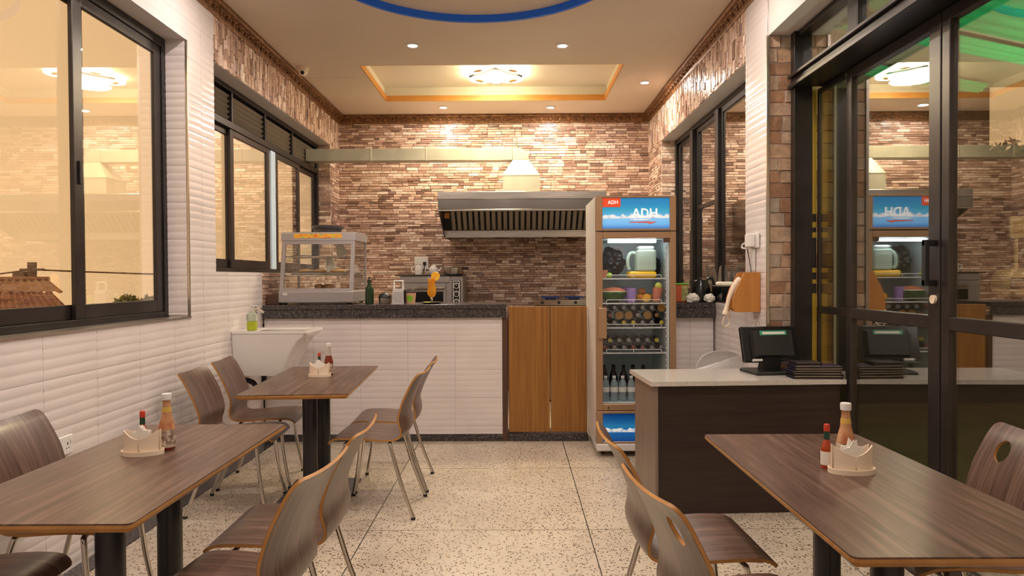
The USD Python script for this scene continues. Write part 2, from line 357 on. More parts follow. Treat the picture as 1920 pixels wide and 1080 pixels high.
wr = wall('wall_right', 'right wall with white tiled pier, stone band and openings for the kitchen window and glass doors')
B0, B1 = RX + .0005, RX + .34
obj('backing', [box(B0, B1, -1.5, DO[0], 0, CEIL), box(B0, B1, DO[0], DO[1], DO[3], CEIL), box(B0, 2.03, DO[1] + .014, WR[0] - .0, 0, CEIL), box(B0, RX + .20, WR[0], WR[1], 0, WR[2]),
                box(B0, RX + .20, WR[0], WR[1], WR[3], CEIL), box(B0, RX + .20, WR[1], BY + .2, 0, CEIL)], 'white_paint', wr)
lay_tiles(wr, on_right, [(DO[1], WR[0], 0, CEIL), (WR[0], 5.45, 0, WR[2])], DO[1] - .02, -.03)
obj('tile_trim', box(2.026, 2.040, DO[1] - .006, DO[1] + .012, 0, DO[3]), 'white_plastic', wr, label='white trim on the outer pier corner')
obj('tile_trim', box(RX - .014, RX + .002, DO[1] - .008, DO[1] + .006, 0, DO[3]), 'steel_edge', wr, label='metal edge trim on the pier corner')
lay_ledge(wr, on_right, [(WR[0], BY, WR[3], 3.26)], 150, True, seed=6)
lay_ledge(wr, on_right, [(WR[1], BY, .9, WR[3])], 50, False, seed=7)
def jamb_r(d, a, z): return np.stack([a, WR[1] - d, z], -1)
lay_ledge(wr, jamb_r, [(RX, RX + .17, WR[2], WR[3])], 30, False, seed=8)
# sandstone blocks on the return beside the doors
def jamb_d(d, a, z): return np.stack([a, DO[1] + .014 - d, z], -1)
r = random.Random(11); z = 0.0; k = 0
while z < DO[3] - .02:
    h = r.uniform(.075, .10); h = DO[3] - z if DO[3] - z - h < .05 else h
    cuts = [RX + .004, RX + .255, 2.026] if k % 3 == 0 else [RX + .004, RX + .004 + r.uniform(.05, .11), RX + .255, 2.026]
    for c0, c1 in zip(cuts, cuts[1:]): set_tone(obj('stone_block', stone_mesh(c0, c1, z, z + h, r.uniform(.006, .016), jamb_d, r), 'sandstone', wr), [r.random()])
    z += h; k += 1

wf = wall('wall_front', 'plain white wall behind the dining tables, at the near end of the room')
obj('plaster', box(LX - .2, 2.1, -1.72, -1.501, -.05, CEIL), 'white_paint', wf)

# cornice: profile + carved relief
def cornice(name, label, kind):
    t = thing(name, label, 'trim', kind='structure')
    prof = [(0, 0), (.012, 0), (.018, .012), (.022, .030), (.050, .062), (.070, .068), (.078, .080), (.078, .0995), (0, .0995)]
    zc = CEIL - .10
    a0, a1 = (LX, RX) if kind == 'b' else (-1.5, BY)
    P = Polygon([(p, q + zc) for p, q in prof]); 
    m = extr(P, a0, a1, 'y'); v = np.array(m.vertices)            # v: (offset, along, z)
    off, al = v[:, 0].copy(), v[:, 1].copy()
    if kind == 'b': al = np.where(al > (a0 + a1) / 2, al - off, al + off)
    else: al = np.where(al > BY - .5, al - off, al)
    sw = lambda o, a: np.stack([a, BY - o], -1) if kind == 'b' else np.stack([(LX + o) if kind == 'l' else (RX - o), a], -1)
    v[:, :2] = sw(off, al); m = trimesh.Trimesh(v, m.faces, process=False); m.fix_normals()
    obj('moulding', m, 'cornice_brown', t)
    rel = []; s = trimesh.creation.icosphere(1, 1.0)
    for i in range(int((a1 - a0 - .2) / .11)):
        c = a0 + .12 + i * .11
        for da, do, dz, ra, rz in ((0, 0, 0, .016, .018), (.034, .006, .008, .022, .007), (-.034, -.006, -.008, .022, .007), (.055, 0, -.004, .008, .012)):
            b = s.copy(); vv = b.vertices * np.array([.010, ra, rz]); vv[:, 0] += .040 + do; vv[:, 1] += c + da; vv[:, 2] += zc + .044 + dz
            vv[:, :2] = sw(vv[:, 0], vv[:, 1]); rel.append(trimesh.Trimesh(vv, b.faces, process=False))
    obj('carved_relief', rel, 'cornice_brown', t, True, kind='stuff')
cornice('trim_1', 'carved brown cornice along the left wall under the ceiling', 'l')
cornice('trim_2', 'carved brown cornice along the back wall under the ceiling', 'b')
cornice('trim_3', 'carved brown cornice along the right wall under the ceiling', 'r')

# ceiling with a rectangular light tray and a round blue-edged recess
ce = thing('ceiling', 'plain tan ceiling with a rectangular light tray and a blue ringed round recess', 'ceiling', kind='structure')
TX0, TX1, TY0, TY1 = -1.41, 1.01, 6.26, 7.54
RC, RR = (-.262, 4.22), 1.02
sheet = sbox(LX - .2, -1.5, RX + .4, BY + .2).difference(sbox(TX0, TY0, TX1, TY1)).difference(Point(RC).buffer(RR, 48))
obj('ceiling_board', extr(sheet, CEIL, CEIL + .055), 'ceiling_paint', ce)
TZ = CEIL + .16
obj('tray_top', box(TX0 - .2, TX1 + .2, TY0 - .2, TY1 + .2, TZ, TZ + .02), 'tray_paint', ce)
ring = sbox(TX0 - .14, TY0 - .14, TX1 + .14, TY1 + .14)
obj('tray_side', extr(ring.difference(sbox(TX0 - .012, TY0 - .012, TX1 + .012, TY1 + .012)), CEIL + .056, TZ), 'tray_paint', ce)
obj('tray_lip', extr(sbox(TX0 - .011, TY0 - .011, TX1 + .011, TY1 + .011).difference(sbox(TX0 + .012, TY0 + .012, TX1 - .012, TY1 - .012)), CEIL + .001, CEIL + .062), 'orange_trim', ce, label='orange painted lip round the light tray')
obj('recess_top', lathe([(0, CEIL + .056), (RR + .1, CEIL + .056), (RR + .1, CEIL + .07), (0, CEIL + .07)], 64, (*RC, 0)), 'ceiling_paint', ce)
obj('recess_band', extr(Point(RC).buffer(RR - .0005, 64).difference(Point(RC).buffer(RR - .02, 64)), CEIL + .002, CEIL + .0555), 'blue_trim', ce, 30, label='blue painted rim of the round recess')
obj('access_panel', box(-2.0 + .0, -1.52, 6.63, 7.08, CEIL - .003, CEIL), 'ceiling_paint', ce)

# floor: terrazzo panels between thin dark strips, granite margin at the left wall
fl = thing('floor', 'speckled cream terrazzo floor in large panels with thin dark joints', 'floor', kind='structure')
obj('joint_bed', box(LX - .2, 2.0, -1.5, BY + .2, -.05, -.0035), 'rubber_black', fl)
xs = [-1.985, -.797, .391, 1.579, 2.0]; ys = [-1.5, .1, 1.285, 2.47, 3.655, 4.84, 6.0, 8.2]
for x0, x1 in zip(xs, xs[1:]):
    for y0, y1 in zip(ys, ys[1:]):
        obj('terrazzo_panel', box(x0 + .003, x1 - .003, y0 + .003, y1 - .003, -.03, 0), 'terrazzo', fl)
obj('granite_margin', box(LX, -1.988, -1.5, BY, -.03, .0), 'granite', fl)

# ------------------------------------------------------------------ windows and doors (frames, sashes, panes)
def window(name, label): return thing(name, label, 'window', kind='structure')
w1 = window('window_1', 'large sliding window in black frame at the left, seen over the front table')
X0 = LX - .19
obj('frame', frame_rect('x', X0 - .01, X0 + .065, W1[0], W1[1], W1[2] + .01, W1[3], (.05, .05, .035, .06)), 'frame_black', w1)
for (ya, yb, xo) in ((2.60, 3.60, .0), (3.47, 4.335, .03)):
    s = obj('sash', frame_rect('x', X0 + xo, X0 + xo + .025, ya, yb, W1[2] + .045, W1[3] - .06, (.075, .075, .075, .06)), 'frame_bronze', w1)
    obj('pane', box(X0 + xo + .010, X0 + xo + .014, ya + .072, yb - .072, W1[2] + .117, W1[3] - .117), 'window_glass', s)
obj('latch', cbox(X0 + .055, X0 + .066, 3.50, 3.52, 1.85, 1.97, .003), 'frame_black', w1)

w2 = window('window_2', 'kitchen sliding window in black frame with louvre band, left wall behind the bar')
ZL = 2.60
obj('frame', frame_rect('x', X0 - .01, X0 + .055, W2[0], W2[1], W2[2], W2[3], (.05, .05, .035, .04)) + [cbox(X0 - .01, X0 + .06, W2[0] + .05, W2[1] - .05, ZL - .055, ZL, .003)] +
    [cbox(X0 - .005, X0 + .05, y - .015, y + .015, ZL, W2[3] - .04, .003) for y in (5.45, 6.18, 6.93)], 'frame_black', w2)
for y0, y1 in ((4.83, 5.435), (5.465, 6.165), (6.195, 6.915), (6.945, 7.77)):
    obj('insect_mesh', box(X0 - .008, X0 - .004, y0 - .01, y1 + .01, ZL, W2[3] - .04), 'black_matt', w2)
    n = 5
    for i in range(n):
        zc = ZL + .025 + i * (W2[3] - .04 - ZL - .03) / n
        b = box(-.002, .002, y0 - .004, y1 + .004, -.019, .019); b = mv(rot(b, (0, 1, 0), 40), X0 + .022, 0, zc + .008)
        obj('louver_blade', b, 'louver_grey', w2)
for (ya, yb, xo) in ((4.83, 5.47, 0), (5.40, 6.26, .026), (6.42, 7.14, .026), (7.05, 7.775, 0)):
    s = obj('sash', frame_rect('x', X0 + xo, X0 + xo + .024, ya, yb, W2[2] + .035, ZL - .055, (.065, .065, .07, .05)), 'frame_bronze', w2)
    obj('pane', box(X0 + xo + .010, X0 + xo + .014, ya + .062, yb - .062, W2[2] + .102, ZL - .102), 'window_glass', s)
obj('film_covered_stile', cbox(X0 + .027, X0 + .052, 6.30, 6.415, W2[2] + .036, ZL - .057, .003), 'blue_film', w2, label='stile still wrapped in pale blue protective film')

w3 = window('window_3', 'tall sliding window in black frame on the right wall behind the bar')
XR = RX + .165
obj('frame', frame_rect('x', XR - .02, XR + .035, WR[0], WR[1], WR[2], WR[3], (.05, .05, .04, .05)) + [cbox(XR - .045, XR + .03, y - .05, y + .05, WR[2] + .04, WR[3] - .05, .004) for y in (6.72, 5.88)], 'frame_black', w3)
for (ya, yb, xo, bar) in ((4.805, 5.83, -.02, None), (5.93, 6.67, -.005, 2.02), (6.77, 7.45, .01, None)):
    bars = frame_rect('x', XR + xo, XR + xo + .022, ya, yb, WR[2] + .04, WR[3] - .05, .05)
    if bar: bars.append(cbox(XR + xo, XR + xo + .022, ya + .05, yb - .05, bar - .02, bar + .02, .003))
    s = obj('sash', bars, 'frame_black', w3)
    obj('pane', box(XR + xo + .009, XR + xo + .013, ya + .047, yb - .047, WR[2] + .087, WR[3] - .097), 'door_glass', s)
obj('latch', cbox(XR - .06, XR - .045, 6.70, 6.735, 1.80, 1.93, .003), 'steel_edge', w3, label='pale latch on the window stile')

d1 = thing('door_1', 'black aluminium framed glass double door with sidelight and transom on the right', 'door', kind='structure')
FX0, FX1 = 1.745, 1.96
obj('frame', [cbox(FX0, FX0 + .115, DO[1] - .075, DO[1] - .018, .002, DO[3], .004), cbox(FX0, FX1 - .02, DO[0], DO[1] - .075, 2.535, 2.615, .004), cbox(FX0 + .02, FX0 + .10, DO[0], DO[1] - .075, 2.845, DO[3], .004),
              cbox(FX0 + .03, FX0 + .09, 3.55, 3.66, 2.616, 2.844, .004), cbox(FX0 + .03, FX0 + .09, 2.10, 2.20, 2.616, 2.844, .004), cbox(FX0 + .09, FX1, DO[0], DO[0] + .07, .002, 2.535, .004)], 'frame_black', d1)
obj('frame_lip', [cbox(FX0 - .022, FX0 - .0005, DO[0], DO[1] - .02, 2.53, 2.555, .003), cbox(FX0 - .022, FX0 - .0005, DO[0], DO[1] - .02, 2.595, 2.615, .003)], 'frame_bronze', d1)
def leaf(name, ya, yb, x, rail=1.145, kick=.10, lock=None):
    s = obj(name, frame_rect('x', x - .022, x + .022, ya, yb, .008, 2.53, (.085, .055, kick, .055)) + [cbox(x - .022, x + .022, ya + .085, yb - .055, rail - .03, rail + .03, .003)], 'frame_bronze', d1)
    obj('pane', box(x - .003, x + .003, ya + .082, yb - .052, rail + .027, 2.478), 'door_glass', s)
    obj('pane', box(x - .003, x + .003, ya + .082, yb - .052, kick + .005, rail - .027), 'door_glass', s)
    return s
sl = obj('sidelight', frame_rect('x', 1.912, 1.94, 3.935, 4.325, .004, 2.533, (.03, .02, .06, .03))[1:] + [cbox(1.912, 1.94, 3.935, 4.305, 1.125, 1.17, .003)], 'frame_bronze', d1)
obj('pane', box(1.922, 1.928, 3.93, 4.306, 1.168, 2.505), 'door_glass', sl); obj('pane', box(1.922, 1.928, 3.93, 4.306, .062, 1.127), 'door_glass', sl)
la = leaf('door_leaf', 3.065, 3.928, DX); lb = leaf('door_leaf', 2.19, 3.055, DX); lc = leaf('door_leaf', 1.29, 2.18, DX)
def pull(x0, sgn, y):
    out = x0 + sgn * .055
    return [cbox(min(out, out - sgn * .022), max(out, out - sgn * .022), y - .014, y + .014, 1.31, 1.52, .003)] + [cbox(min(x0, out), max(x0, out), y - .012, y + .012, z - .014, z + .014, .003) for z in (1.325, 1.505)]
obj('door_handle', pull(DX - .0225, -1, 3.095), 'black_matt', la); obj('door_handle', pull(DX + .0225, 1, 3.095), 'black_matt', la)
obj('lock', rot(cyl(0, 0, 0, .012, .020, n=20), (0, 1, 0), -90).apply_translation([DX - .0225, 3.10, 1.25]), 'cream_plastic', la, 30, label='round pale lock escutcheon')
hz = thing('hazard_strip', 'yellow strip with black bands on the door jamb beside the sidelight', 'strip')
obj('strip', box(1.863, 1.910, 4.330, 4.341, .004, 2.53), 'hazard_yellow', hz)
for z0_, z1_ in ((1.25, 1.31), (1.337, 1.38), (1.41, 1.60), (1.635, 1.665), (1.70, 1.75)): obj('band', box(1.8635, 1.9095, 4.3285, 4.3299, z0_, z1_), 'black_matt', hz)
obj('top_pane', box(1.80, 1.806, 3.66, 4.27, 2.615, 2.846), 'door_glass', d1); obj('top_pane', box(1.80, 1.806, 2.20, 3.55, 2.615, 2.846), 'door_glass', d1); obj('top_pane', box(1.80, 1.806, 1.27, 2.10, 2.615, 2.846), 'door_glass', d1)

# ------------------------------------------------------------------ ceiling fixtures
emit('lamp_glow', (1.0, .92, .82), 16.0)
emit('tray_glow', (1.0, .84, .50), 34.0)
plain('gold', (.50, .30, .08), .35, .5)
DL = ['nearest the ceiling light tray on its left front side', 'between the ring and the light tray, right of centre', 'right of the light tray, near the right cornice', 'behind the light tray, left of centre', 'behind the light tray, right of centre']
DN = ['left of the blue ring', 'right of the blue ring', 'over the front left table', 'over the front right table', 'over the aisle, left', 'over the aisle, right', 'above the left front corner', 'above the right front corner', 'above the camera']
for i, (x, y) in enumerate(DOWNLIGHTS):
    t = thing('downlight', 'small round recessed downlight ' + (DL[i] if i < 5 else DN[i - 5]), 'ceiling light', (x, y, CEIL - .009), 0, 'recessed downlights')
    obj('trim_ring', lathe([(.040, .009), (.040, .001), (.054, 0), (.060, .004), (.060, .009)], 28), 'white_plastic', t, 30)
    obj('lens', lathe([(0, .005), (.040, .005), (.040, .009), (0, .009)], 24), 'lamp_glow', t)
tl = thing('tray_ceiling_light', 'bright flower-shaped flat ceiling lamp in the centre of the light tray', 'ceiling light', (TRAY_LAMP[0], TRAY_LAMP[1], TZ))
blobs = unary_union([Point(.20 * math.cos(a), .20 * math.sin(a)).buffer(.135, 24) for a in (PI / 4, 3 * PI / 4, 5 * PI / 4, 7 * PI / 4)] + [Point(0, 0).buffer(.22, 32)])
obj('diffuser', extr(blobs, -.055, -.012), 'tray_glow', tl)
obj('back_plate', extr(blobs.buffer(-.03), -.012, 0), 'white_plastic', tl)
star = []
for k in range(4):
    a0, a1 = k * PI / 2, (k + 1) * PI / 2
    for s in np.linspace(0, 1, 9)[:-1]:
        a = a0 + (a1 - a0) * s; star.append((a, .27 - .085 * math.sin(PI * s)))
st = Polygon([(q * math.cos(a), q * math.sin(a)) for a, q in star])
obj('star_panel', extr(st.buffer(-.012), -.070, -.056), 'tray_glow', tl)
obj('star_rim', extr(st.difference(st.buffer(-.010)), -.073, -.0555), 'black_matt', tl, label='thin dark outline of the four-pointed star')
for k in range(4):
    a = PI / 4 + k * PI / 2
    m = rot(extr(Point(0, 0).buffer(1, 20), -.062, -.0555), (0, 0, 1), 0); m.vertices[:, 0] *= .028; m.vertices[:, 1] *= .055
    obj('petal', mv(rot(m, (0, 0, 1), 45 + 90 * k), .245 * math.cos(a), .245 * math.sin(a), 0), 'gold', tl)
cc = thing('dome_camera', 'small white dome security camera on the ceiling by the left cornice', 'security camera', (-1.93, 6.28, CEIL))
obj('base', lathe([(0, 0), (.055, 0), (.055, -.028), (.050, -.036), (0, -.036)], 28), 'cream_plastic', cc, 30)
obj('eyeball', lathe([(.044, -.034), (.044, -.05), (.036, -.072), (.02, -.084), (0, -.088)], 24), 'cream_plastic', cc, 40)
obj('lens', mv(rot(cyl(0, 0, 0, .012, .017, n=16), (1, 0, 0), 115), .008, -.038, -.064), 'black_gloss', cc, 30)

# ------------------------------------------------------------------ bar counter, gate, kitchen
CY, CT = 5.65, 1.14
bc = thing('bar_counter', 'long white ribbed tile bar counter with dark speckled granite top', 'counter')
obj('core', box(LX + .021, -.105, CY + .012, 5.80, .06, 1.03), 'white_paint', bc)
lay_tiles(bc, facing(CY + .012), [(LX + .021, -.105, .06, 1.03)], -.105 - 6 * TW, .06 - .17)
obj('worktop', cbox(LX + .021, -.072, CY - .035, 6.12, CT - .04, CT, .004), 'granite', bc)
obj('apron', cbox(LX + .021, -.072, CY - .030, CY - .002, 1.028, CT - .041, .003), 'granite', bc)
obj('plinth', box(LX + .021, -.105, CY - .0, CY + .011, .0, .059), 'granite', bc)
obj('end_post', cbox(-.104, -.062, CY - .002, 5.84, .0, 1.027, .003), 'dark_post', bc, label='dark brown end post of the counter')
sg = solo('gate_sill', cbox(-.06, .605, CY - .01, 5.84, 0, .062, .004), 'granite', 'low dark granite sill under the kitchen gate', 'sill', kind='structure')
for x0, x1, lab in ((-.052, .286, 'left leaf of the brown wood half-height kitchen gate, beside the tiled counter'), (.298, .597, 'right leaf of the brown wood half-height kitchen gate, beside the fridge')):
    g = thing('gate_leaf', lab, 'gate', ((x0 + x1) / 2, CY + .01, .072))
    w = (x1 - x0) / 2
    obj('panel', cbox(-w, w, 0, .030, 0, 1.045, .002), 'gate_wood', g)
    s = 1 if x0 < 0 else -1
    for z in (.78, .30): obj('hinge', cbox(s * (w - .03) - .028, s * (w - .03) + .028, .031, .038, z, z + .05, .002), 'steel', g)

hd = thing('extractor_hood', 'stainless steel kitchen extractor hood on the ledge stone wall', 'hood')
HX0, HX1, HY0 = -.77, .93, 6.9
prof = [(HY0, 2.05), (HY0, 2.225), (BY - .02, 2.225), (BY - .02, 1.80), (7.62, 1.80)]
sk = .012
obj('front_panel', cbox(HX0, HX1, HY0, HY0 + sk, 2.05, 2.150, .002), 'hood_steel', hd)
obj('canopy', [cbox(HX0, HX1, HY0 - .006, HY0 + sk, 2.151, 2.226, .003), box(HX0, HX1, HY0 + sk, BY - .02, 2.212, 2.225), extr([(HY0 + sk, 2.05), (HY0 + sk, 2.211), (BY - .02, 2.211), (BY - .02, 1.80), (7.50, 1.80)], HX0, HX0 + sk, 'x'),
               extr([(HY0 + sk, 2.05), (HY0 + sk, 2.211), (BY - .02, 2.211), (BY - .02, 1.80), (7.50, 1.80)], HX1 - sk, HX1, 'x'), box(HX0 + sk, HX1 - sk, 7.50, 7.55, 1.80, 1.875)], 'steel', hd)
obj('front_lip', cbox(HX0, HX1, HY0 - .010, HY0 + .05, 2.030, 2.049, .003), 'steel', hd)
obj('filter_box', hull([(x, y, z) for x in (HX0 + sk, HX1 - sk) for y, z in ((7.235, 2.12), (7.495, 1.876), (7.495, 2.12))]), 'black_matt', hd)
for i in range(25):
    x = HX0 + .115 + i * .062
    obj('baffle', hull([(x + e, y + d, z) for e in (-.019, .019) for d in (0, .010) for y, z in ((7.20, 2.12), (7.445, 1.878))]), 'baffle_steel', hd)
obj('hood_lamp', cbox(HX0 + .025, HX0 + .080, 7.255, 7.285, 1.99, 2.05, .004), 'orange_trim', hd, label='small brown control box beside the filters')
obj('chimney', box(-.122, .275, 7.32, 7.70, 2.226, 2.455), 'galvanised', hd)
fr0 = [(-.122, 7.32, 2.456), (.275, 7.32, 2.456), (.275, 7.70, 2.456), (-.122, 7.70, 2.456), (-.01, 7.40, 2.63), (.155, 7.40, 2.63), (.155, 7.56, 2.63), (-.01, 7.56, 2.63)]
obj('transition', hull(fr0), 'galvanised', hd)
obj('seam', [cbox(-.126, .279, 7.316, 7.704, 2.448, 2.459, .002), cbox(-.014, .159, 7.396, 7.564, 2.624, 2.633, .002)], 'galvanised', hd)
du = thing('exhaust_duct', 'long square galvanised exhaust duct running to the kitchen window', 'duct')
obj('straight_run', cbox(LX - .155, -.017, 7.40, 7.56, 2.628, 2.760, .004), 'galvanised', du)
obj('elbow', extr([(-.016, 2.6345), (.159, 2.6345), (.155, 2.69), (.115, 2.735), (.065, 2.758), (-.016, 2.762)], 7.396, 7.564, 'y'), 'galvanised', du)
for x in (-1.55, -.95, -.45): obj('joint_collar', cbox(x - .008, x + .008, 7.397, 7.563, 2.625, 2.763, .002), 'galvanised', du)

bw = thing('back_worktop', 'low steel back worktop behind the bar, under the deck oven', 'worktop')
obj('top', cbox(-2.0, .2, 7.42, 8.15, .89, .93, .004), 'steel', bw)
for x in (-1.95, -.9, .15): obj('leg', [box(x - .02, x + .02, 7.46, 7.50, 0, .889), box(x - .02, x + .02, 8.06, 8.10, 0, .889)], 'steel', bw)
ov = thing('deck_oven', 'grey steel deck oven with three black knobs on the back worktop', 'oven', (-.913, 7.5, .931))
obj('body', [cbox(-.346, .346, .012, .62, .0, .447, .006)], 'oven_steel', ov)
obj('front_panel', cbox(-.346, .20, -.004, .011, .375, .445, .003), 'oven_steel', ov); obj('front_panel', cbox(-.346, .20, -.004, .011, .0, .10, .003), 'oven_steel', ov)
obj('door', cbox(-.33, .16, -.016, .010, .105, .370, .004), 'oven_steel', ov)
obj('door_window', cbox(-.20, .13, -.020, -.0165, .13, .275, .002), 'black_gloss', ov)
obj('handle', [cbox(-.19, .15, -.055, -.033, .305, .330, .006), cbox(-.18, -.16, -.035, -.016, .31, .325, .002), cbox(.12, .14, -.035, -.016, .31, .325, .002)], 'chrome', ov)
obj('knob_plate', rbox(.225, .320, -.006, .0115, .10, .40, .005, 1), 'black_matt', ov)
obj('knob_plate_trim', extr(sbox(.238, .112, .308, .39).buffer(.004).difference(sbox(.243, .117, .303, .385)), -.0075, -.0055, 'y'), 'pale_grey', ov)
for z in (.16, .25, .34):
    obj('dial_ring', mv(rot(lathe([(.0245, 0), (.0345, 0), (.0345, .0015), (.0245, .0015)], 20), (1, 0, 0), 90), .273, -.0062, z), 'pale_grey', ov)
    obj('knob', mv(rot(lathe([(.018, 0), (.024, .001), (.023, .016), (.018, .026), (0, .026)], 20), (1, 0, 0), 90), .273, -.0068, z), 'black_gloss', ov, 30)
    obj('pointer', cbox(.2705, .2755, -.0345, -.0330, z - .002, z + .017, .0006), 'pale_grey', ov)
ot = solo('black_tray', cbox(-.33, .41, -.02, .50, 0, .014, .005), 'black_matt', 'flat black tray lying on top of the deck oven', 'tray', loc=(-.985, 7.50, 1.380))
T0 = 1.3945
GL = [(-1.25, 7.70), (-1.175, 7.74), (-1.23, 7.82), (-1.13, 7.85)]
plain('drink_glass', (.95, .95, .95), .03, transmission_weight=1.0, ior=1.3)
for i, (x, y) in enumerate(GL):
    solo('drinking_glass', lathe([(0, 0), (.026, 0), (.034, .12), (.0325, .12), (.025, .005), (0, .005)], 20), 'drink_glass', 'clear straight drinking glass on the oven tray, ' + ('front left', 'front right', 'rear left', 'rear right')[i] + ' of the four', 'glass', 30, 'glasses on the oven tray', loc=(x, y, T0))
jg = thing('milk_jug', 'small white lidded milk jug on the oven tray, before the wall sockets', 'jug', (-1.078, 7.66, T0))
obj('body', lathe([(0, 0), (.042, 0), (.046, .04), (.040, .085), (.030, .11), (.034, .118), (0, .118)], 24), 'ceramic', jg, 40)
obj('handle', tube(smoothpath([(-.04, 0, .09), (-.075, 0, .075), (-.07, 0, .035), (-.044, 0, .025)]), .006, 8), 'ceramic', jg, 40)
tp = thing('teapot', 'white round teapot on the oven tray, beside the steel saucepan', 'teapot', (-.92, 7.74, T0))
obj('body', lathe([(0, 0), (.04, 0), (.058, .03), (.052, .07), (.032, .09), (0, .092)], 28), 'ceramic', tp, 40)
obj('lid', lathe([(.033, .0925), (.026, .102), (.008, .108), (.011, .118), (0, .124)], 20), 'ceramic', tp, 40)
obj('spout', tube(smoothpath([(.045, 0, .035), (.08, 0, .055), (.092, 0, .088)]), np.linspace(.012, .007, 13), 10), 'ceramic', tp, 40)
obj('handle', tube(smoothpath([(-.048, 0, .07), (-.088, 0, .065), (-.088, 0, .03), (-.054, 0, .025)]), .006, 8), 'ceramic', tp, 40)
sp = thing('saucepan', 'wide dark-rimmed steel saucepan on the right end of the deck oven', 'saucepan', (-.73, 7.78, 1.3965))
sp.GetAttribute('xformOp:translate').Set((-.697, 7.78, T0))
obj('body', lathe([(0, 0), (.11, 0), (.115, .008), (.115, .078), (.119, .082), (.111, .082), (.110, .006), (0, .006)], 32), 'steel', sp, 40)
obj('handle', tube(smoothpath([(.116, 0, .07), (.16, 0, .074), (.165, .0, .06)]), .010, 8), 'black_matt', sp, 40)

def uk_socket(name, label, to, w, h, switches=2, blue=False, cat='socket'):
    """to(a, d, z): a along the wall, d out of it."""
    t = thing(name, label, cat)
    def B(a0, a1, d0, d1, z0, z1, c=.0015):
        m = cbox(a0, a1, d0, d1, z0, z1, c); m.vertices = to(m.vertices[:, 0], m.vertices[:, 1], m.vertices[:, 2]); m.fix_normals(); return m
    obj('plate', B(-w / 2, w / 2, 0, .012, -h / 2, h / 2, .003), 'white_plastic', t)
    n = max(1, switches)
    for k in range(n):
        a = (k - (n - 1) / 2) * w / n * .9
        obj('pin_holes', [B(a - .003, a + .003, .0121, .0128, .0, .012, .0003), B(a - .012, a - .005, .0121, .0128, -.016, -.012, .0003), B(a + .005, a + .012, .0121, .0128, -.016, -.012, .0003)], 'black_matt', t)
        obj('rocker_switch', B(a + (.018 if k else -.026), a + (.026 if k else -.018), .0121, .0155, .008, .026, .001), 'white_plastic', t)
    return t
lsx = lambda a, d, z: np.stack([LX + .0115 + d, 3.114 + a, .594 + z], -1)
uk_socket('double_socket', 'white double wall socket low on the left tiled wall', lsx, .146, .086)
bsx = lambda a, d, z: np.stack([-1.116 + a, BY - .018 - d, 1.537 + z], -1)
ks = uk_socket('kitchen_socket', 'white wall socket plate with a black plug above the deck oven', bsx, .165, .150)
obj('plug', cbox(-1.092, -1.056, BY - .062, BY - .0305, 1.51, 1.55, .005), 'black_matt', ks)
obj('plug_lead', tube(smoothpath([(-1.074, BY - .055, 1.512), (-1.078, BY - .05, 1.47), (-1.09, BY - .05, 1.42), (-1.07, BY - .05, 1.31)]), .004, 6), 'black_matt', ks)

# food warmer on the bar
wm = thing('food_warmer', 'grey glass food display warmer with two shelves on the bar counter', 'food warmer', (-1.665, 5.70, CT))
def slant(z): return .02 + (z - .11) * .19                     # the front leans back
obj('base', [rbox(-.315, .315, 0, .54, .012, .115, .012, 1)], 'warmer_grey', wm)
for x, y in ((-.27, .05), (.27, .05), (-.27, .49), (.27, .49)): obj('foot', cyl(x, y, 0, .0115, .018), 'rubber_black', wm)
obj('drawer_line', cbox(-.25, .20, -.003, -.0003, .018, .040, .001), 'grey_plastic', wm)
obj('badge', cbox(-.275, -.235, -.003, -.0003, .078, .098, .001), 'pale_grey', wm, label='small pale maker badge')
def bar(x0, x1, za, zb, ya=0, depth=.022):
    return hull([(x, slant(z) + d + ya, z) for x in (x0, x1) for z in (za, zb) for d in (0, depth)])
obj('front_frame', [bar(-.31, -.278, .116, .54), bar(.278, .31, .116, .54), bar(-.278, .278, .116, .135), bar(-.278, .278, .51, .54)], 'warmer_grey', wm)
obj('front_glass', bar(-.276, .276, .136, .509, .009, .003), 'cabinet_glass', wm)
top = hull([(x, y, z) for x in (-.318, .318) for y, z in ((slant(.54) - .004, .541), (slant(.60) - .004, .600), (slant(.60) + .03, .615), (.54, .615), (.54, .541))])
obj('roof', top, 'warmer_grey', wm)
mat('sticker_food', {'t': ('texture_coordinate', {}), 'm': ('mapping', {'scale': (18, 1, 40)}), 'n': ('noise_texture', {'scale': 1.4, 'detail': 3}), 'r': ('rgb_ramp', {'ramp': [(.3, (.70, .10, .02)), (.45, (.85, .32, .02)), (.55, (.80, .52, .06)), (.65, (.30, .33, .05)), (.75, (.8, .7, .5))]}), 'p': ('principled_bsdf', {'roughness': .3})},
    [('t.object', 'm.vector'), ('m.vector', 'n.vector'), ('n.fac', 'r.fac'), ('r.color', 'p.base_color')])
obj('food_sticker', hull([(x, slant(z) - .0055 + d, z) for x in (-.21, .20) for z in (.562, .599) for d in (0, .001)]), 'sticker_food', wm, label='orange food picture strip along the top front')
for x in (-.312, .296):
    obj('rear_post', box(x, x + .016, .52, .538, .116, .54), 'warmer_grey', wm)
    obj('side_glass', hull([(x + .007 + e, y, z) for e in (0, .003) for y, z in ((slant(.12) + .023, .117), (.519, .117), (.519, .539), (slant(.54) + .023, .539))]), 'cabinet_glass', wm)
obj('rear_glass', box(-.295, .295, .527, .530, .117, .539), 'cabinet_glass', wm)
for z in (.245, .405):
    obj('wire_shelf', [tube([(-.285, slant(z) + .04, z), (.285, slant(z) + .04, z), (.285, .515, z), (-.285, .515, z)], .004, 8, True)] +
        [tube([(x, slant(z) + .04, z), (x, .515, z)], .0022, 6) for x in np.linspace(-.26, .26, 14)], 'chrome', wm, 40)
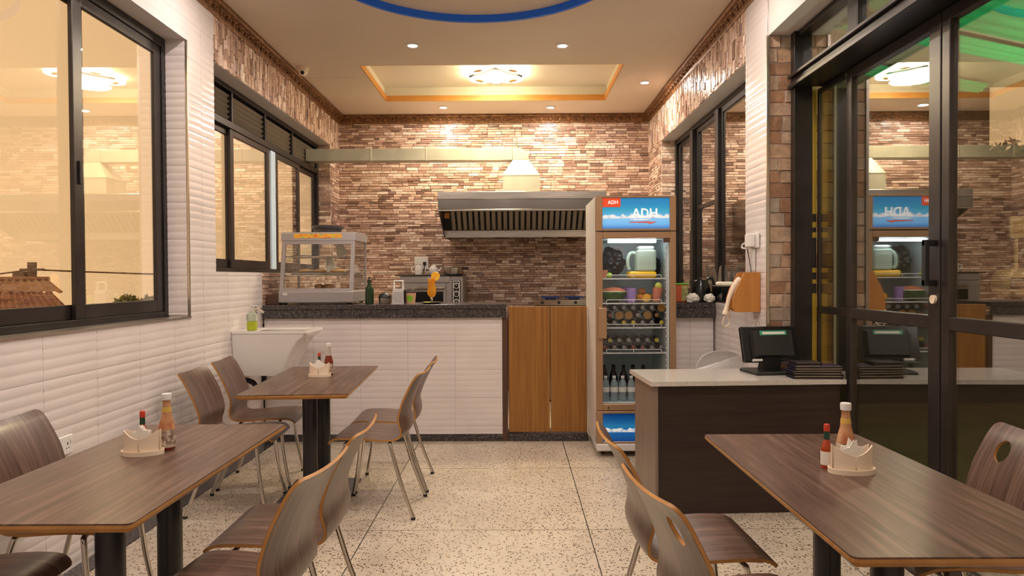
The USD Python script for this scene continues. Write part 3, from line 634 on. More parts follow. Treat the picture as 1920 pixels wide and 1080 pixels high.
obj('serving_tray', cbox(-.24, .26, slant(.25) + .06, .49, .2505, .272, .004), 'steel', wm)
tinted('pastry', (.42, .20, .07), (.66, .38, .15), 14, .55); tinted('pie_crust', (.20, .085, .035), (.38, .18, .07), 16, .5)
Wx = lambda x, y, z: (-1.665 + x, 5.70 + y, CT + z)
for i, (x, y, lab) in enumerate(((-.14, .20, 'flat golden pastry on the left of the warmer tray'), (-.04, .27, 'flat golden pastry in the middle of the warmer tray'), (.13, .22, 'flat pinkish pastry on the right of the warmer tray'))):
    solo('pastry', blob((.062, .05, .018), 20 + i, .2, 2.0, 2, flat=-.012), 'pastry', lab, 'pastry', True, loc=Wx(x, y, .2725 + .0122))
cp = solo('cake_plate', lathe([(0, 0), (.05, 0), (.098, .014), (.10, .018), (.05, .006), (0, .006)], 32), 'ceramic', 'white plate of pies on the warmer floor', 'plate', 40, loc=Wx(.0, .25, .1155))
for i, (x, y, lab) in enumerate(((-.042, .26, 'brown meat pie on the left of the white plate in the warmer'), (.045, .235, 'brown meat pie on the right of the white plate in the warmer'))):
    m = lathe([(0, .0), (.032, 0), (.042, .028), (.046, .032), (.036, .042), (0, .050)], 22); solo('meat_pie', m, 'pie_crust', lab, 'pie', 40, loc=Wx(x, y, .1222))
tg = thing('serving_tongs', 'steel serving tongs leaning inside the food warmer', 'tongs', Wx(-.17, .16, .410))
for s in (-1, 1): obj('arm', tube(smoothpath([(.10, 0, .002), (.03, s * .012, .006), (-.06, s * .018, .004), (-.085, s * .006, .003)]), .004, 6), 'chrome', tg, 40)
for i, (x, y, tilt, lab) in enumerate(((.02, .45, 14, 'white napkin bundle standing at the back of the warmer'), (.12, .45, 22, 'white paper bag leaning at the back of the warmer, right of the napkins'))):
    k_ = (.68, .56)[i]; m = rot(extr([(-.045, 0), (.045, 0), (.035, .17 * k_), (.0, .20 * k_), (-.03, .16 * k_)], -.008, .008, 'y'), (0, 1, 0), -tilt); m.vertices[:, 2] -= m.vertices[:, 2].min()
    solo('paper_bag', m, 'paper', lab, 'paper bag', loc=Wx(x, y, .4095 if i else .2725))
plain('menu_lid', (.045, .040, .048), .3)
solo('lidded_pan', lathe([(0, 0), (.118, 0), (.120, .040), (.135, .044), (.137, .066), (.120, .072), (0, .072)], 32), 'menu_lid', 'dark flat lidded pan standing on top of the food warmer', 'pan', 30, loc=Wx(.0, .40, .6155))
solo('dark_box', cbox(-.055, .055, 0, .10, 0, .085, .004), 'dark_post', 'small dark brown box at the wall end of the bar, left of the warmer', 'box', loc=(-2.035, 5.72, CT))

# things on the bar, left to right
gb = thing('green_bottle', 'dark green oil bottle with pourer on the bar right of the warmer', 'bottle', (-1.235, 5.80, CT))
plain('green_glass', (.012, .035, .012), .08); plain('amber_glass', (.045, .014, .006), .1); plain('dark_bottle_glass', (.020, .010, .008), .1)
obj('body', lathe([(0, 0), (.034, 0), (.036, .01), (.036, .12), (.030, .14), (.017, .155), (.016, .195), (0, .195)], 24), 'green_glass', gb, 40)
obj('pourer', lathe([(.014, .1955), (.016, .203), (.006, .21), (.005, .232), (0, .232)], 16), 'black_matt', gb, 40)
pt = thing('milk_pan', 'small black-topped steel pan on the bar beside the grater', 'pan', (-1.105, 5.80, CT))
obj('body', lathe([(0, 0), (.046, 0), (.050, .006), (.052, .048), (0, .048)], 28), 'steel', pt, 40)
obj('cover', lathe([(.053, .0485), (.053, .062), (.040, .085), (.012, .098), (0, .099)], 24), 'black_matt', pt, 40)
gr = thing('box_grater', 'upright steel box grater with white handle on the bar', 'grater', (-.985, 5.79, CT))
obj('body', hull([(x * s, y * s, z) for x in (-.050, .050) for y in (-.034, .034) for z, s in ((0.0, 1.0), (.128, .90))]), 'pale_grey', gr)
hd2 = [tube([(-.038, 0, .128), (-.036, 0, .195), (.036, 0, .195), (.038, 0, .128)], .009, 8)]
obj('handle', hd2, 'white_plastic', gr, 40)
obj('edge_strip', cbox(.050, .056, -.033, .033, .004, .120, .002), 'frame_black', gr, label='dark blue edge strip')
obj('holes', [rot(cyl(0, 0, 0, .0015, .0028, n=8), (1, 0, 0), 87).apply_translation([x, -.0325 - .0022 * (1 - z / .128) + .0006, z]) for x in np.linspace(-.036, .036, 7) for z in np.linspace(.015, .095, 8)], 'black_matt', gr, kind='stuff')
plain('cup_board', (.62, .36, .22), .6); plain('lime_green', (.20, .50, .02), .4); plain('smoke_lid', (.05, .04, .04), .15)
tc = thing('takeaway_cup', 'paper takeaway cup with green apple print and dark lid on the bar', 'cup', (-.888, 5.82, CT))
obj('cup', lathe([(0, 0), (.038, 0), (.047, .092), (0, .092)], 28), 'cup_board', tc, 40)
obj('lid', lathe([(.049, .0925), (.049, .102), (.040, .112), (.030, .125), (0, .128)], 28), 'smoke_lid', tc, 40)
v = []
a = np.linspace(-.55, .55, 13); 
lg = Point(0, 0).buffer(1, 16); lm = extr(lg, 0, .001); lm = lm.subdivide(); vv = lm.vertices.copy(); rr_ = .0428 + (vv[:, 1]) * .0025; th = vv[:, 0] * .58 - PI / 2
lm.vertices = np.stack([(rr_ + .0003 + vv[:, 2]) * np.cos(th), (rr_ + .0003 + vv[:, 2]) * np.sin(th), .044 + vv[:, 1] * .027], -1)
obj('apple_print', lm, 'lime_green', tc, label='round green fruit print')
sc = solo('saucer', lathe([(0, 0), (.055, 0), (.092, .010), (.095, .014), (.05, .006), (0, .006)], 36), 'steel', 'metal saucer under the glass of orange juice on the bar', 'saucer', 40, loc=(-.70, 5.76, CT))
plain('juice', (1.0, .42, .010), .15, subsurface_weight=.2, subsurface_scale=.02); plain('clear_glass', (.95, .96, .96), .02, transmission_weight=1.0, ior=1.25)
plain('peel', (.90, .36, .01), .4); tinted('orange_flesh', (.92, .42, .02), (.98, .62, .08), 30, .3); plain('lemon_peel', (.62, .60, .10), .45)
oj = thing('orange_juice_glass', 'tall curved glass of orange juice with an orange slice on its rim', 'juice glass', (-.70, 5.76, CT + .0065))
jp = [(.024, .056), (.037, .075), (.038, .10), (.031, .14), (.030, .165), (.034, .205)]
obj('juice', lathe([(0, .054)] + [(q - .0015, z) for q, z in jp] + [(0, .205)], 28), 'juice', oj, 40)
obj('glass', lathe([(0, 0), (.034, 0), (.034, .003), (.009, .010), (.008, .030), (.014, .042), (.006, .046), (.014, .05)] + jp + [(.036, .222), (.0345, .222), (.0345, .206)], 28), 'clear_glass', oj, 40)
sl_ = rot(lathe([(0, -.004), (.036, -.004), (.038, 0), (.036, .004), (0, .004)], 28), (1, 0, 0), 90)
obj('orange_slice', mv(sl_, .034, -.012, .225), 'orange_flesh', oj, 40)
solo('lemon_slice', lathe([(0, 0), (.030, 0), (.033, .005), (.030, .010), (0, .010)], 24), 'lemon_peel', 'pale lemon slice on the metal saucer beside the juice', 'lemon', 40, loc=(-.735, 5.72, CT + .0085))
# cooker behind the gate
ck = thing('gas_cooker', 'steel gas cooker with blue burner rail behind the wooden gate', 'cooker', (.62, 7.42, 0))
obj('body', cbox(-.40, .40, .0, .62, .02, 1.05, .006), 'steel', ck)
obj('hob', cbox(-.40, .40, -.012, .60, 1.051, 1.115, .004), 'steel', ck)
plain('blue_enamel', (.012, .035, .14), .3)
for x in (-.22, .04, .28):
    obj('burner', [cyl(x, .18, 1.1155, 1.128, .06), *[cbox(x - .10, x + .10, .17 + d, .182 + d, 1.1285, 1.145, .002) for d in (-.08, .0, .08)]], 'blue_enamel', ck)
for x in (-.32, -.14, .04, .22): obj('knob', mv(rot(cyl(0, 0, 0, .022, .017, n=16), (1, 0, 0), 90), x, -.013, 1.084), 'black_matt', ck, 30)
for x in (-.36, .36): obj('leg', [cyl(x, .04, 0, .019, .02), cyl(x, .56, 0, .019, .02)], 'rubber_black', ck)

# right hand worktop and its things
rc = thing('side_worktop', 'short white tiled worktop with granite top right of the fridge', 'counter')
obj('worktop', cbox(1.245, RX - .012, 5.45, 8.05, 1.11, 1.149, .004), 'granite', rc)
obj('apron', cbox(1.245, RX - .012, 5.452, 5.482, 1.028, 1.109, .003), 'granite', rc)
obj('core', box(1.25, RX - .014, 5.512, 5.60, 0, 1.027), 'white_paint', rc)
lay_tiles(rc, facing(5.512), [(1.25, RX - .014, .0, 1.027)], 1.41 - TW, .06 - .17)
obj('window_ledge', cbox(RX + .002, RX + .145, WR[0] + .002, WR[1] - .02, WR[2] - .0, WR[2] + .012, .003), 'granite', rc)
plain('red_tub', (.52, .10, .035), .45); plain('green_lid', (.16, .55, .05), .4); tinted('label_mix', (.08, .16, .02), (.55, .45, .20), 26, .5)
tb = thing('snack_tub', 'red and green printed snack tub with green lid beside the fridge', 'tub', (1.365, 5.60, 1.1495))
obj('tub', cbox(-.055, .050, -.035, .035, 0, .142, .006), 'red_tub', tb); obj('lid', cbox(-.058, .053, -.038, .038, .1425, .155, .004), 'green_lid', tb)
obj('print', cbox(-.005, .049, -.0365, -.0352, .01, .135, .0005), 'label_mix', tb)
kt = thing('black_kettle', 'glossy black electric kettle on the side worktop', 'kettle', (1.535, 5.64, 1.1495))
obj('body', lathe([(0, 0), (.085, 0), (.088, .02), (.080, .10), (.062, .165), (.05, .18), (0, .185)], 32), 'black_gloss', kt, 40)
obj('handle', tube(smoothpath([(.045, 0, .182), (.09, 0, .195), (.108, 0, .15), (.098, 0, .07), (.086, 0, .045)]), .011, 8), 'black_gloss', kt, 40)
obj('spout', hull([(-.055, y, z) for y in (-.02, .02) for z in (.12, .165)] + [(-.095, y, .172) for y in (-.008, .008)]), 'black_gloss', kt)
obj('knob', lathe([(.012, .184), (.016, .196), (0, .202)], 16), 'chrome', kt, 40)
solo('crumpled_tissue', blob((.055, .045, .045), 31, .35, 3.0, 3, .6, -.03), 'paper', 'crumpled white tissue left of the black kettle', 'tissue', True, loc=(1.44, 5.53, 1.1495 + .031))
solo('white_cloth', blob((.045, .05, .04), 33, .35, 3.0, 3, .6, -.03), 'paper', 'crumpled white cloth right of the black kettle', 'cloth', True, loc=(1.57, 5.51, 1.1495 + .031))
bb = thing('black_box', 'shiny black box with a silver rim on the kitchen window ledge', 'box', (1.69, 5.48, WR[2] + .0125))
obj('box', cbox(-.066, .066, -.13, .13, 0, .115, .006), 'black_gloss', bb); obj('rim', cbox(-.068, .068, -.132, .132, .1155, .122, .002), 'steel_edge', bb)
solo('folded_cloth', rbox(-.055, .055, -.08, .08, 0, .030, .012, 1), 'paper', 'pale folded cloth lying on the shiny black box', 'cloth', True, loc=(1.688, 5.48, WR[2] + .135))
kh = thing('knife_holder', 'steel cup on the window ledge holding knives', 'utensil holder', (1.70, 5.80, WR[2] + .0125))
obj('cup', lathe([(0, 0), (.045, 0), (.048, .12), (.045, .12), (.042, .004), (0, .004)], 24), 'steel', kh, 40)
for i, (x, h, lean, lab) in enumerate(((-.020, .30, -9, 'broad steel knife, leftmost in the steel cup'), (.004, .28, -2, 'narrow steel knife in the middle of the steel cup'), (.024, .29, 6, 'thin steel knife, rightmost in the steel cup'))):
    m = rot(extr([(-.016, 0), (.014, 0), (.017, h * .7), (.0, h), (-.016, h * .92)], -.002, .002, 'y'), (0, 1, 0), lean); m.vertices[:, 2] -= m.vertices[:, 2].min()
    solo('kitchen_knife', m, 'hood_steel', lab, 'knife', loc=(1.70 + x, 5.80, WR[2] + .0172))
# adaptor, trunking and handset box on the pier
rsx = lambda a, d, z: np.stack([RX - .0115 - d, 4.53 + a, 1.592 + z], -1)
ad = thing('wall_adaptor', 'white square adaptor block with leads on the right tiled pier', 'adaptor')
obj('plate', cbox(RX - .023, RX - .0115, 4.47, 4.60, 1.545, 1.645, .003), 'white_plastic', ad)
obj('block', cbox(RX - .062, RX - .0235, 4.515, 4.615, 1.552, 1.640, .006), 'white_plastic', ad)
obj('lead', tube(smoothpath([(RX - .05, 4.616, 1.585), (RX - .06, 4.66, 1.575), (RX - .06, 4.665, 1.552), (RX - .05, 4.61, 1.547), (RX - .03, 4.57, 1.551)]), .006, 8), 'white_plastic', ad, 40)
obj('trunking', cbox(RX - .026, RX - .0115, 4.545, 4.575, 1.395, 1.544, .002), 'white_plastic', ad)
obj('thin_cable', tube(smoothpath([(RX - .045, 4.612, 1.552), (RX - .035, 4.60, 1.47), (RX - .04, 4.56, 1.42), (RX - .05, 4.52, 1.38)]), .003, 6), 'black_matt', ad, 40)
pb = thing('handset_box', 'orange-brown wooden wall box holding a telephone handset', 'wall box', (RX - .0115, 4.46, 1.125))
side = [(-.0, .0), (-.165, .0), (-.178, .03), (-.176, .085), (-.155, .15), (-.125, .205), (-.10, .26), (0, .26)]
for y0 in (0.0, .135): obj('side_panel', extr(side, y0, y0 + .018, 'y'), 'phone_wood', pb)
obj('back_panel', cbox(-.014, -.001, .0185, .1345, 0, .255, .001), 'phone_wood', pb); obj('shelf', cbox(-.15, -.0145, .0185, .1345, .02, .036, .001), 'phone_wood', pb)
hs = thing('telephone_handset', 'white telephone handset with coiled cord hanging in the wooden box', 'telephone handset', (RX - .0115 - .165, 4.537, 1.165))
obj('grip', tube(smoothpath([(-.040, 0, -.06), (-.028, 0, -.01), (-.008, 0, .06), (.025, 0, .13), (.06, 0, .18)]), [.020, .021, .020, .018, .017, .016, .015, .015, .015, .015, .015, .016, .016, .017, .018, .019, .020, .021, .022, .022, .022, .022, .022, .021, .018][:25], 14), 'cream_plastic', hs, 40)
obj('cord', tube(smoothpath([(-.042, 0, -.072), (-.055, .01, -.12), (-.035, .02, -.145), (-.005, .025, -.12), (-.01, .03, -.08), (.01, .03, -.03)]), .005, 8), 'cream_plastic', hs, 40)

# ------------------------------------------------------------------ drinks fridge and what stands in it
plain('champagne', (.40, .245, .135), .32, .35); plain('fridge_white', (.70, .66, .63), .3); plain('fridge_inside', (.68, .76, .77), .35)
emit('fridge_led', (.88, .97, 1.0), 13.0)
def grad(name, axis_ramp, glow, z0, z1):
    mat(name, {'t': ('geometry', {}), 's': ('separate_xyz', {}), 'm': ('map_range', {'from_min': z0, 'from_max': z1}), 'r': ('rgb_ramp', {'ramp': axis_ramp}), 'p': ('principled_bsdf', {'roughness': .2, 'emission_strength': glow})},
        [('t.position', 's.vector'), ('s.z', 'm.value'), ('m.result', 'r.fac'), ('r.color', 'p.base_color'), ('r.color', 'p.emission_color')])
grad('header_print', [(0, (.05, .17, .50)), (.15, (.14, .42, .80)), (.35, (.20, .50, .84)), (.42, (.10, .40, .68)), (.62, (.03, .30, .50)), (.8, (.02, .22, .48)), (1, (.02, .20, .46))], .5, 1.7195, 1.9505)
grad('lower_print', [(0, (.0, .09, .40)), (.3, (.01, .16, .55)), (.55, (.02, .26, .60)), (.72, (.01, .14, .45)), (1, (.0, .05, .25))], .2, .12, .3295)
mat('print_white', {'p': ('principled_bsdf', {'base_color': (.85, .86, .86), 'roughness': .25, 'emission_color': (.85, .88, .9), 'emission_strength': .45})})
mat('print_snow', {'t': ('texture_coordinate', {}), 'n': ('noise_texture', {'scale': 40, 'detail': 4}), 'r': ('rgb_ramp', {'ramp': [(.35, (.38, .52, .66)), (.55, (.78, .84, .88))]}), 'p': ('principled_bsdf', {'roughness': .25, 'emission_strength': .35})},
    [('t.object', 'n.vector'), ('n.fac', 'r.fac'), ('r.color', 'p.base_color'), ('r.color', 'p.emission_color')])
mat('print_red', {'p': ('principled_bsdf', {'base_color': (.70, .075, .02), 'roughness': .25, 'emission_color': (.70, .075, .02), 'emission_strength': .35})})
FX, FY = .611, 5.12
fz = thing('drinks_fridge', 'tall glass door drinks fridge with blue lit header beside the wooden gate', 'fridge', (FX, FY, 0))
obj('cabinet', [rbox(0, .6, .048, .74, .045, .10, .014, 1), box(0, .042, .05, .72, .10, 1.965), box(.558, .6, .05, .72, .10, 1.965), box(.042, .558, .68, .72, .10, 1.965), box(.042, .558, .05, .68, .10, .398), box(.042, .558, .05, .68, 1.655, 1.70), box(.042, .558, .05, .68, 1.93, 1.965)], 'fridge_white', fz)
obj('castor', [mv(rot(cyl(0, 0, -.012, .012, .0225), (0, 1, 0), 90), x, y, .0225) for x in (.06, .54) for y in (.12, .66)], 'rubber_black', fz, 30)
obj('liner', [box(.0425, .050, .06, .672, .405, 1.65), box(.550, .5575, .06, .672, .405, 1.65), box(.050, .550, .665, .672, .405, 1.65), box(.050, .550, .06, .665, .3985, .405), box(.050, .550, .06, .665, 1.645, 1.652)], 'fridge_inside', fz)
obj('base_panel', rbox(0, .6, -.004, .047, .045, .105, .012, 1), 'fridge_white', fz)
obj('lower_frame', frame_rect('y', 0.0, .046, .0, .6, .107, .348, (.048, .048, .012, .018)), 'champagne', fz)
obj('lower_print_panel', box(.0485, .5515, .006, .014, .12, .3295), 'lower_print', fz, label='blue print of snowy mountains below the door')
r = random.Random(5)
def ridge(x0, x1, zb, h, n, seed):
    r = random.Random(seed); xs_ = np.linspace(x0, x1, n); return Polygon([(x0, zb)] + [(x, zb + h * (.35 + .65 * r.random())) for x in xs_] + [(x1, zb)])
obj('snow_print', extr(ridge(.0487, .5513, .196, .030, 26, 1).union(ridge(.0487, .5513, .190, .012, 12, 2)), .0045, .0058, 'y'), 'print_snow', fz)
obj('header_frame', frame_rect('y', 0.0, .049, 0, .6, 1.703, 1.965, (.050, .047, .016, .014)), 'champagne', fz)
hp = obj('header_panel', box(.0505, .5525, .010, .018, 1.7195, 1.9505), 'header_print', fz, label='blue lit header picture of sea and snowy hills')
obj('snow_print', extr(ridge(.0510, .5520, 1.797, .038, 24, 3), .0085, .0098, 'y'), 'print_snow', hp)
obj('red_flag', box(.0510, .186, .0075, .0095, 1.882, 1.950), 'print_red', hp)
def letters(s, h, x, z, y, bold=True, depth=.0015):
    m = meshkit.text_mesh(s, h, depth, bold); v = np.array(m.vertices); m = trimesh.Trimesh(np.stack([x + v[:, 0], y - v[:, 2], z + v[:, 1]], -1), m.faces, process=False); m.fix_normals(); return m
obj('small_letters', letters('ADH', .026, .090, 1.905, .0072), 'print_white', hp)
obj('large_letters', letters('ADH', .066, .270, 1.803, .0068), 'print_white', hp)
obj('red_stroke', extr(Polygon([(.25, 1.768), (.40, 1.772), (.40, 1.765), (.452, 1.7715), (.40, 1.756), (.40, 1.7655)]).buffer(.0022), .0075, .0095, 'y'), 'print_red', hp)
obj('tag_line', box(.262, .420, .0075, .0095, 1.783, 1.792), 'print_snow', hp)
obj('door_gasket', frame_rect('y', .030, .0475, .012, .588, .366, 1.684, .03), 'rubber_black', fz)
dr = obj('door', frame_rect('y', 0.0, .0295, 0, .6, .354, 1.695, (.050, .045, .048, .048)), 'champagne', fz)
obj('door_pane', box(.0505, .5545, .012, .018, .4025, 1.6465), 'cabinet_glass', dr)
obj('door_handle', [rbox(.014, .078, -.022, -.0005, .895, 1.128, .005, 1)], 'champagne', dr)
obj('thermostat', box(.505, .555, .004, .0115, 1.615, 1.648), 'dark_post', dr, label='small dark display on the door corner'); obj('lock', rot(cyl(0, 0, 0, .004, .007, n=14), (1, 0, 0), 90).apply_translation([.09, -.0003, .375]), 'chrome', dr)
obj('led_tube', cbox(.10, .47, .085, .105, 1.618, 1.640, .004), 'fridge_led', fz)
obj('fan_cover', extr(sbox(.19, 1.55, .31, 1.62).union(Point(.25, 1.55).buffer(.06, 20)), .640, .664, 'y'), 'white_plastic', fz)
obj('fan_holes', [rot(cyl(0, 0, 0, .002, .0045, n=8), (1, 0, 0), 90).apply_translation([.25 + q * math.cos(a), .6395, 1.555 + q * math.sin(a)]) for q, n in ((.022, 8), (.038, 14)) for a in np.arange(n) / n * 2 * PI], 'black_matt', fz, kind='stuff')
SH = [1.346, 1.158, .972, .780]
for z in SH:
    s = obj('wire_shelf', [tube([(.06, .075, z), (.54, .075, z), (.54, .64, z), (.06, .64, z)], .0035, 6, True)] + [tube([(x, .075, z), (x, .64, z)], .0018, 5) for x in np.linspace(.08, .52, 19)] + [tube([(.06, y, z - .004), (.54, y, z - .004)], .003, 6) for y in (.075, .35)], 'white_plastic', fz, 40)
    obj('front_rail', [tube([(.085, .068, z + .001), (.085, .068, z + .022), (.089, .068, z + .026), (.498, .068, z + .026), (.502, .068, z + .022), (.502, .068, z + .001)], .0032, 6), tube([(.293, .068, z), (.293, .068, z + .026)], .0028, 6)], 'white_plastic', s, 40)
obj('shelf_rack', [box(x, x + .006, .075, .09, .43, 1.60) for x in (.5435,)] + [box(.535, .5435, .072, .092, z, z + .010) for z in np.arange(.45, 1.6, .045)], 'pale_grey', fz)
FL = lambda x, y, z: (FX + x, FY + y, z)
S = [z + .0036 for z in SH]
plain('bag_black', (.020, .018, .020), .28); plain('lime_skin', (.42, .62, .03), .4); plain('cup_pink', (.62, .22, .14), .4); plain('jug_plastic', (.72, .88, .74), .35, transmission_weight=.35); plain('lid_white', (.82, .82, .82), .4)
solo('plastic_bag', mv(blob((.095, .12, .120), 41, .42, 2.2, 4, .7, -.100), 0, 0, 0), 'bag_black', 'large crumpled black plastic bag on the top fridge shelf, left of the jug', 'plastic bag', True, loc=FL(.175, .36, S[0] + .126))
solo('plastic_bag', blob((.036, .07, .080), 47, .5, 3.4, 4, .9, -.07), 'bag_black', 'small crumpled black plastic bag on the top fridge shelf, right of the jug', 'plastic bag', True, loc=FL(.505, .30, S[0] + .088))
solo('pink_cup', lathe([(0, 0), (.022, 0), (.028, .062), (.0265, .062), (.021, .003), (0, .003)], 20), 'cup_pink', 'small pink cup at the left end of the top fridge shelf', 'cup', 40, loc=FL(.079, .14, S[0]))
solo('lime', blob((.023, .023, .021), 3, .04, 2, 2), 'lime_skin', 'green lime on the top fridge shelf', 'lime', True, loc=FL(.115, .115, S[0] + .0215))
jg2 = thing('juice_jug', 'large translucent plastic jug with a little orange juice on the top fridge shelf', 'jug', FL(.375, .20, S[0]))
jb = rbox(-.105, .105, -.075, .075, .030, .205, .02, 1)
plain('yellow_juice', (.95, .55, .01), .2)
obj('juice', rbox(-.108, .108, -.078, .078, 0, .052, .02, 1), 'yellow_juice', jg2, 35)
obj('body', [rbox(-.045, .105, -.075, .075, .0525, .218, .018, 1)], 'jug_plastic', jg2, 35)
obj('handle', tube(smoothpath([(-.035, 0, .190), (-.075, 0, .196), (-.100, 0, .165), (-.104, 0, .10), (-.09, 0, .0655)]), .013, 10), 'jug_plastic', jg2, 40)
obj('foam_lid', [rbox(-.030, .092, -.06, .06, .2185, .246, .013, 1)], 'lid_white', jg2, 35)
tinted('melon_rind', (.012, .055, .010), (.10, .24, .035), 22, .35, vec=(1, 4, 1)); plain('melon_flesh', (.66, .20, .10), .45); plain('melon_white', (.72, .74, .50), .5)
wmn = thing('watermelon_half', 'cut half watermelon with green striped rind on the second fridge shelf', 'watermelon', FL(.158, .20, S[1]))
hs_ = [(0, 0), (.04, .004), (.075, .022), (.094, .052), (.098, .080)]
obj('rind', lathe(hs_ + [(0, .080)], 32, sx=1.05, sy=1.0), 'melon_rind', wmn, 40); obj('pith', lathe([(0, .0805), (.098, .0805), (.096, .087), (0, .087)], 32, sx=1.05), 'melon_white', wmn); obj('flesh', lathe([(0, .0875), (.092, .0875), (.086, .098), (.05, .112), (0, .118)], 32, sx=1.05), 'melon_flesh', wmn, 40)
plain('lavender', (.34, .22, .58), .35)
solo('lavender_cup', lathe([(0, 0), (.031, 0), (.039, .112), (.037, .112), (.030, .003), (0, .003)], 28), 'lavender', 'tall lavender plastic cup on the second fridge shelf', 'cup', 40, loc=FL(.288, .135, S[1]))
solo('lavender_cup', lathe([(0, 0), (.031, 0), (.039, .112), (.037, .112), (.030, .003), (0, .003)], 28), 'lavender', 'second lavender cup behind the oranges at the back of the fridge shelf', 'cup', 40, loc=FL(.30, .48, S[1]))
tinted('orange_skin', (.62, .20, .015), (.80, .34, .03), 60, .45)
for x, y, z, lab in ((.372, .22, 0, 'whole orange left of the cut orange'), (.432, .24, 0, 'whole orange right behind the cut orange'), (.40, .30, .048, 'whole orange lying on top of the other oranges'), (.462, .33, .0, 'whole orange behind the peach cup'), (.36, .33, 0, 'whole orange at the back, behind the left orange')):
    solo('orange', blob((.033, .033, .031), int(x * 1000), .03, 2, 2), 'orange_skin', lab + ' on the second fridge shelf', 'orange', True, loc=FL(x, y, S[1] + .032 + z))
co = thing('cut_orange', 'cut orange half facing out on the second fridge shelf', 'orange', FL(.404, .135, S[1] + .034))
obj('peel', rot(lathe([(0, .0), (.033, 0), (.030, .014), (.018, .028), (0, .033)], 28), (1, 0, 0), -75), 'orange_skin', co, 40)
obj('flesh', rot(lathe([(0, -.002), (.029, -.0015), (.031, -.0003), (0, -.0003)], 28), (1, 0, 0), -75), 'orange_flesh', co, 40)
solo('peach_cup', rot(lathe([(0, 0), (.027, 0), (.040, .110), (.038, .110), (.026, .003), (0, .003)], 26), (0, 1, 0), 6), 'cup_pink', 'tall peach-coloured cup with a fruit in it on the second fridge shelf', 'cup', 40, loc=FL(.478, .135, S[1] + .003))
solo('green_fruit', blob((.028, .028, .036), 5, .05, 2, 2), 'lemon_peel', 'olive green fruit sticking out of the peach-coloured cup', 'fruit', True, loc=FL(.494, .135, S[1] + .118))
plain('cap_yellow', (.46, .36, .03), .4); plain('cap_red', (.22, .075, .05), .4); plain('cap_silver', (.22, .21, .20), .4, .3); plain('cap_gold', (.26, .13, .02), .4)
BOT = [(0, 0), (.029, .001), (.031, .008), (.031, .105), (.026, .130), (.0145, .155), (.0125, .196), (0, .196)]
CAP = [(.0150, .1965), (.0160, .188), (.0155, .2035), (.011, .206), (0, .206)]
protos = {}
def lying_bottle(x, y, z, glass, cap, lab, flip=False, grp=None):
    k = (glass, cap, flip)
    if k in protos:
        return dup(protos[k], FL(x, y, z), 0, lab, grp)
    t = thing('beer_bottle', lab, 'bottle', FL(x, y, z), 0, grp); f = (lambda m: mv(rot(m, (1, 0, 0), 90 if not flip else -90), 0, .105 if not flip else -.10, 0))
    obj('bottle', f(lathe(BOT, 20)), glass, t, 40)
    obj('cap', f(lathe([(.0, .1965), (.0165, .1965), (.0160, .2035), (.011, .206), (0, .206)], 16)), cap, t, 40)
    if flip: obj('base_ring', f(lathe([(0, -.0007), (.030, -.0007), (.030, .012), (.0315, .0125), (.0315, .0005), (0, .0005)], 20)), 'cap_gold', t, 40)
    protos[k] = t; return t
row = lambda n, x0=.083, x1=.515: np.linspace(x0, x1, n)
place = 'first second third fourth fifth sixth seventh eighth'.split()
for lv, (n, z, capsq, flips) in enumerate(((7, 0, ('cap_yellow', 'cap_silver', 'cap_yellow', 'cap_yellow', 'cap_silver', 'cap_silver', 'cap_yellow'), ()), (6, .056, ('cap_red', 'cap_gold', 'cap_gold', 'cap_silver', 'cap_gold', 'cap_gold'), (1, 2, 4)), (7, .113, ('cap_red', 'cap_silver', 'cap_silver', 'cap_silver', 'cap_silver', 'cap_silver', 'cap_gold'), (6,)))):
    xs_ = row(7) if n == 7 else row(7)[:-1] + .036
    for i, x in enumerate(xs_):
        lying_bottle(x, .215, S[2] + .0318 + z, 'amber_glass' if i in flips else 'dark_bottle_glass', capsq[i], f'dark bottle on the third fridge shelf, {place[i]} from left in the {("bottom", "middle", "top")[lv]} row', i in flips)
for lv, (n, z, capsq) in enumerate(((7, 0, ('cap_red', 'cap_silver', 'cap_silver', 'cap_red', 'cap_red', 'cap_silver', 'cap_silver')), (6, .056, ('cap_yellow', 'cap_silver', 'cap_silver', 'cap_silver', 'cap_silver', 'cap_yellow')))):
    xs_ = row(7) if n == 7 else row(7)[:-1] + .036
    for i, x in enumerate(xs_):
        lying_bottle(x, .215, S[3] + .0318 + z, 'dark_bottle_glass', capsq[i], f'dark bottle on the fourth fridge shelf, {place[i]} from left in the {("bottom", "top")[lv]} row')
plain('water_clear', (.55, .66, .72), .08, transmission_weight=.6, ior=1.33)
wb0 = None
for i in range(7):
    x = .085 + i * .0655
    lab = f'small clear water bottle standing at the bottom of the fridge, {place[i]} from the left'
    if wb0 is None:
        wb0 = t = thing('water_bottle', lab, 'water bottle', FL(x, .12, .4052), 0)
        obj('bottle', lathe([(0, 0), (.027, .001), (.030, .008), (.029, .05), (.0305, .06), (.0305, .115), (.027, .140), (.013, .168), (.0125, .176), (0, .176)], 22), 'water_clear', t, 40)
        obj('label_band', lathe([(.0308, .072), (.0312, .074), (.0312, .108), (.0308, .110)], 22), 'white_plastic', t, 40)
        obj('cap', lathe([(.0140, .1765), (.0145, .178), (.0145, .192), (.012, .194), (0, .194)], 18), 'white_plastic', t, 40)
    else: dup(wb0, FL(x, .12, .4052), 0, lab)
    if i < 5:
        solo('dark_bottle', lathe([(0, 0), (.033, .001), (.035, .01), (.035, .15), (.028, .18), (.015, .21), (.014, .255), (0, .257)], 20), 'dark_bottle_glass', f'tall dark bottle behind the water bottles in the fridge, {place[i]} from the left', 'bottle', 40, loc=FL(.095 + i * .078, .30 + .02 * (i % 2), .4052))

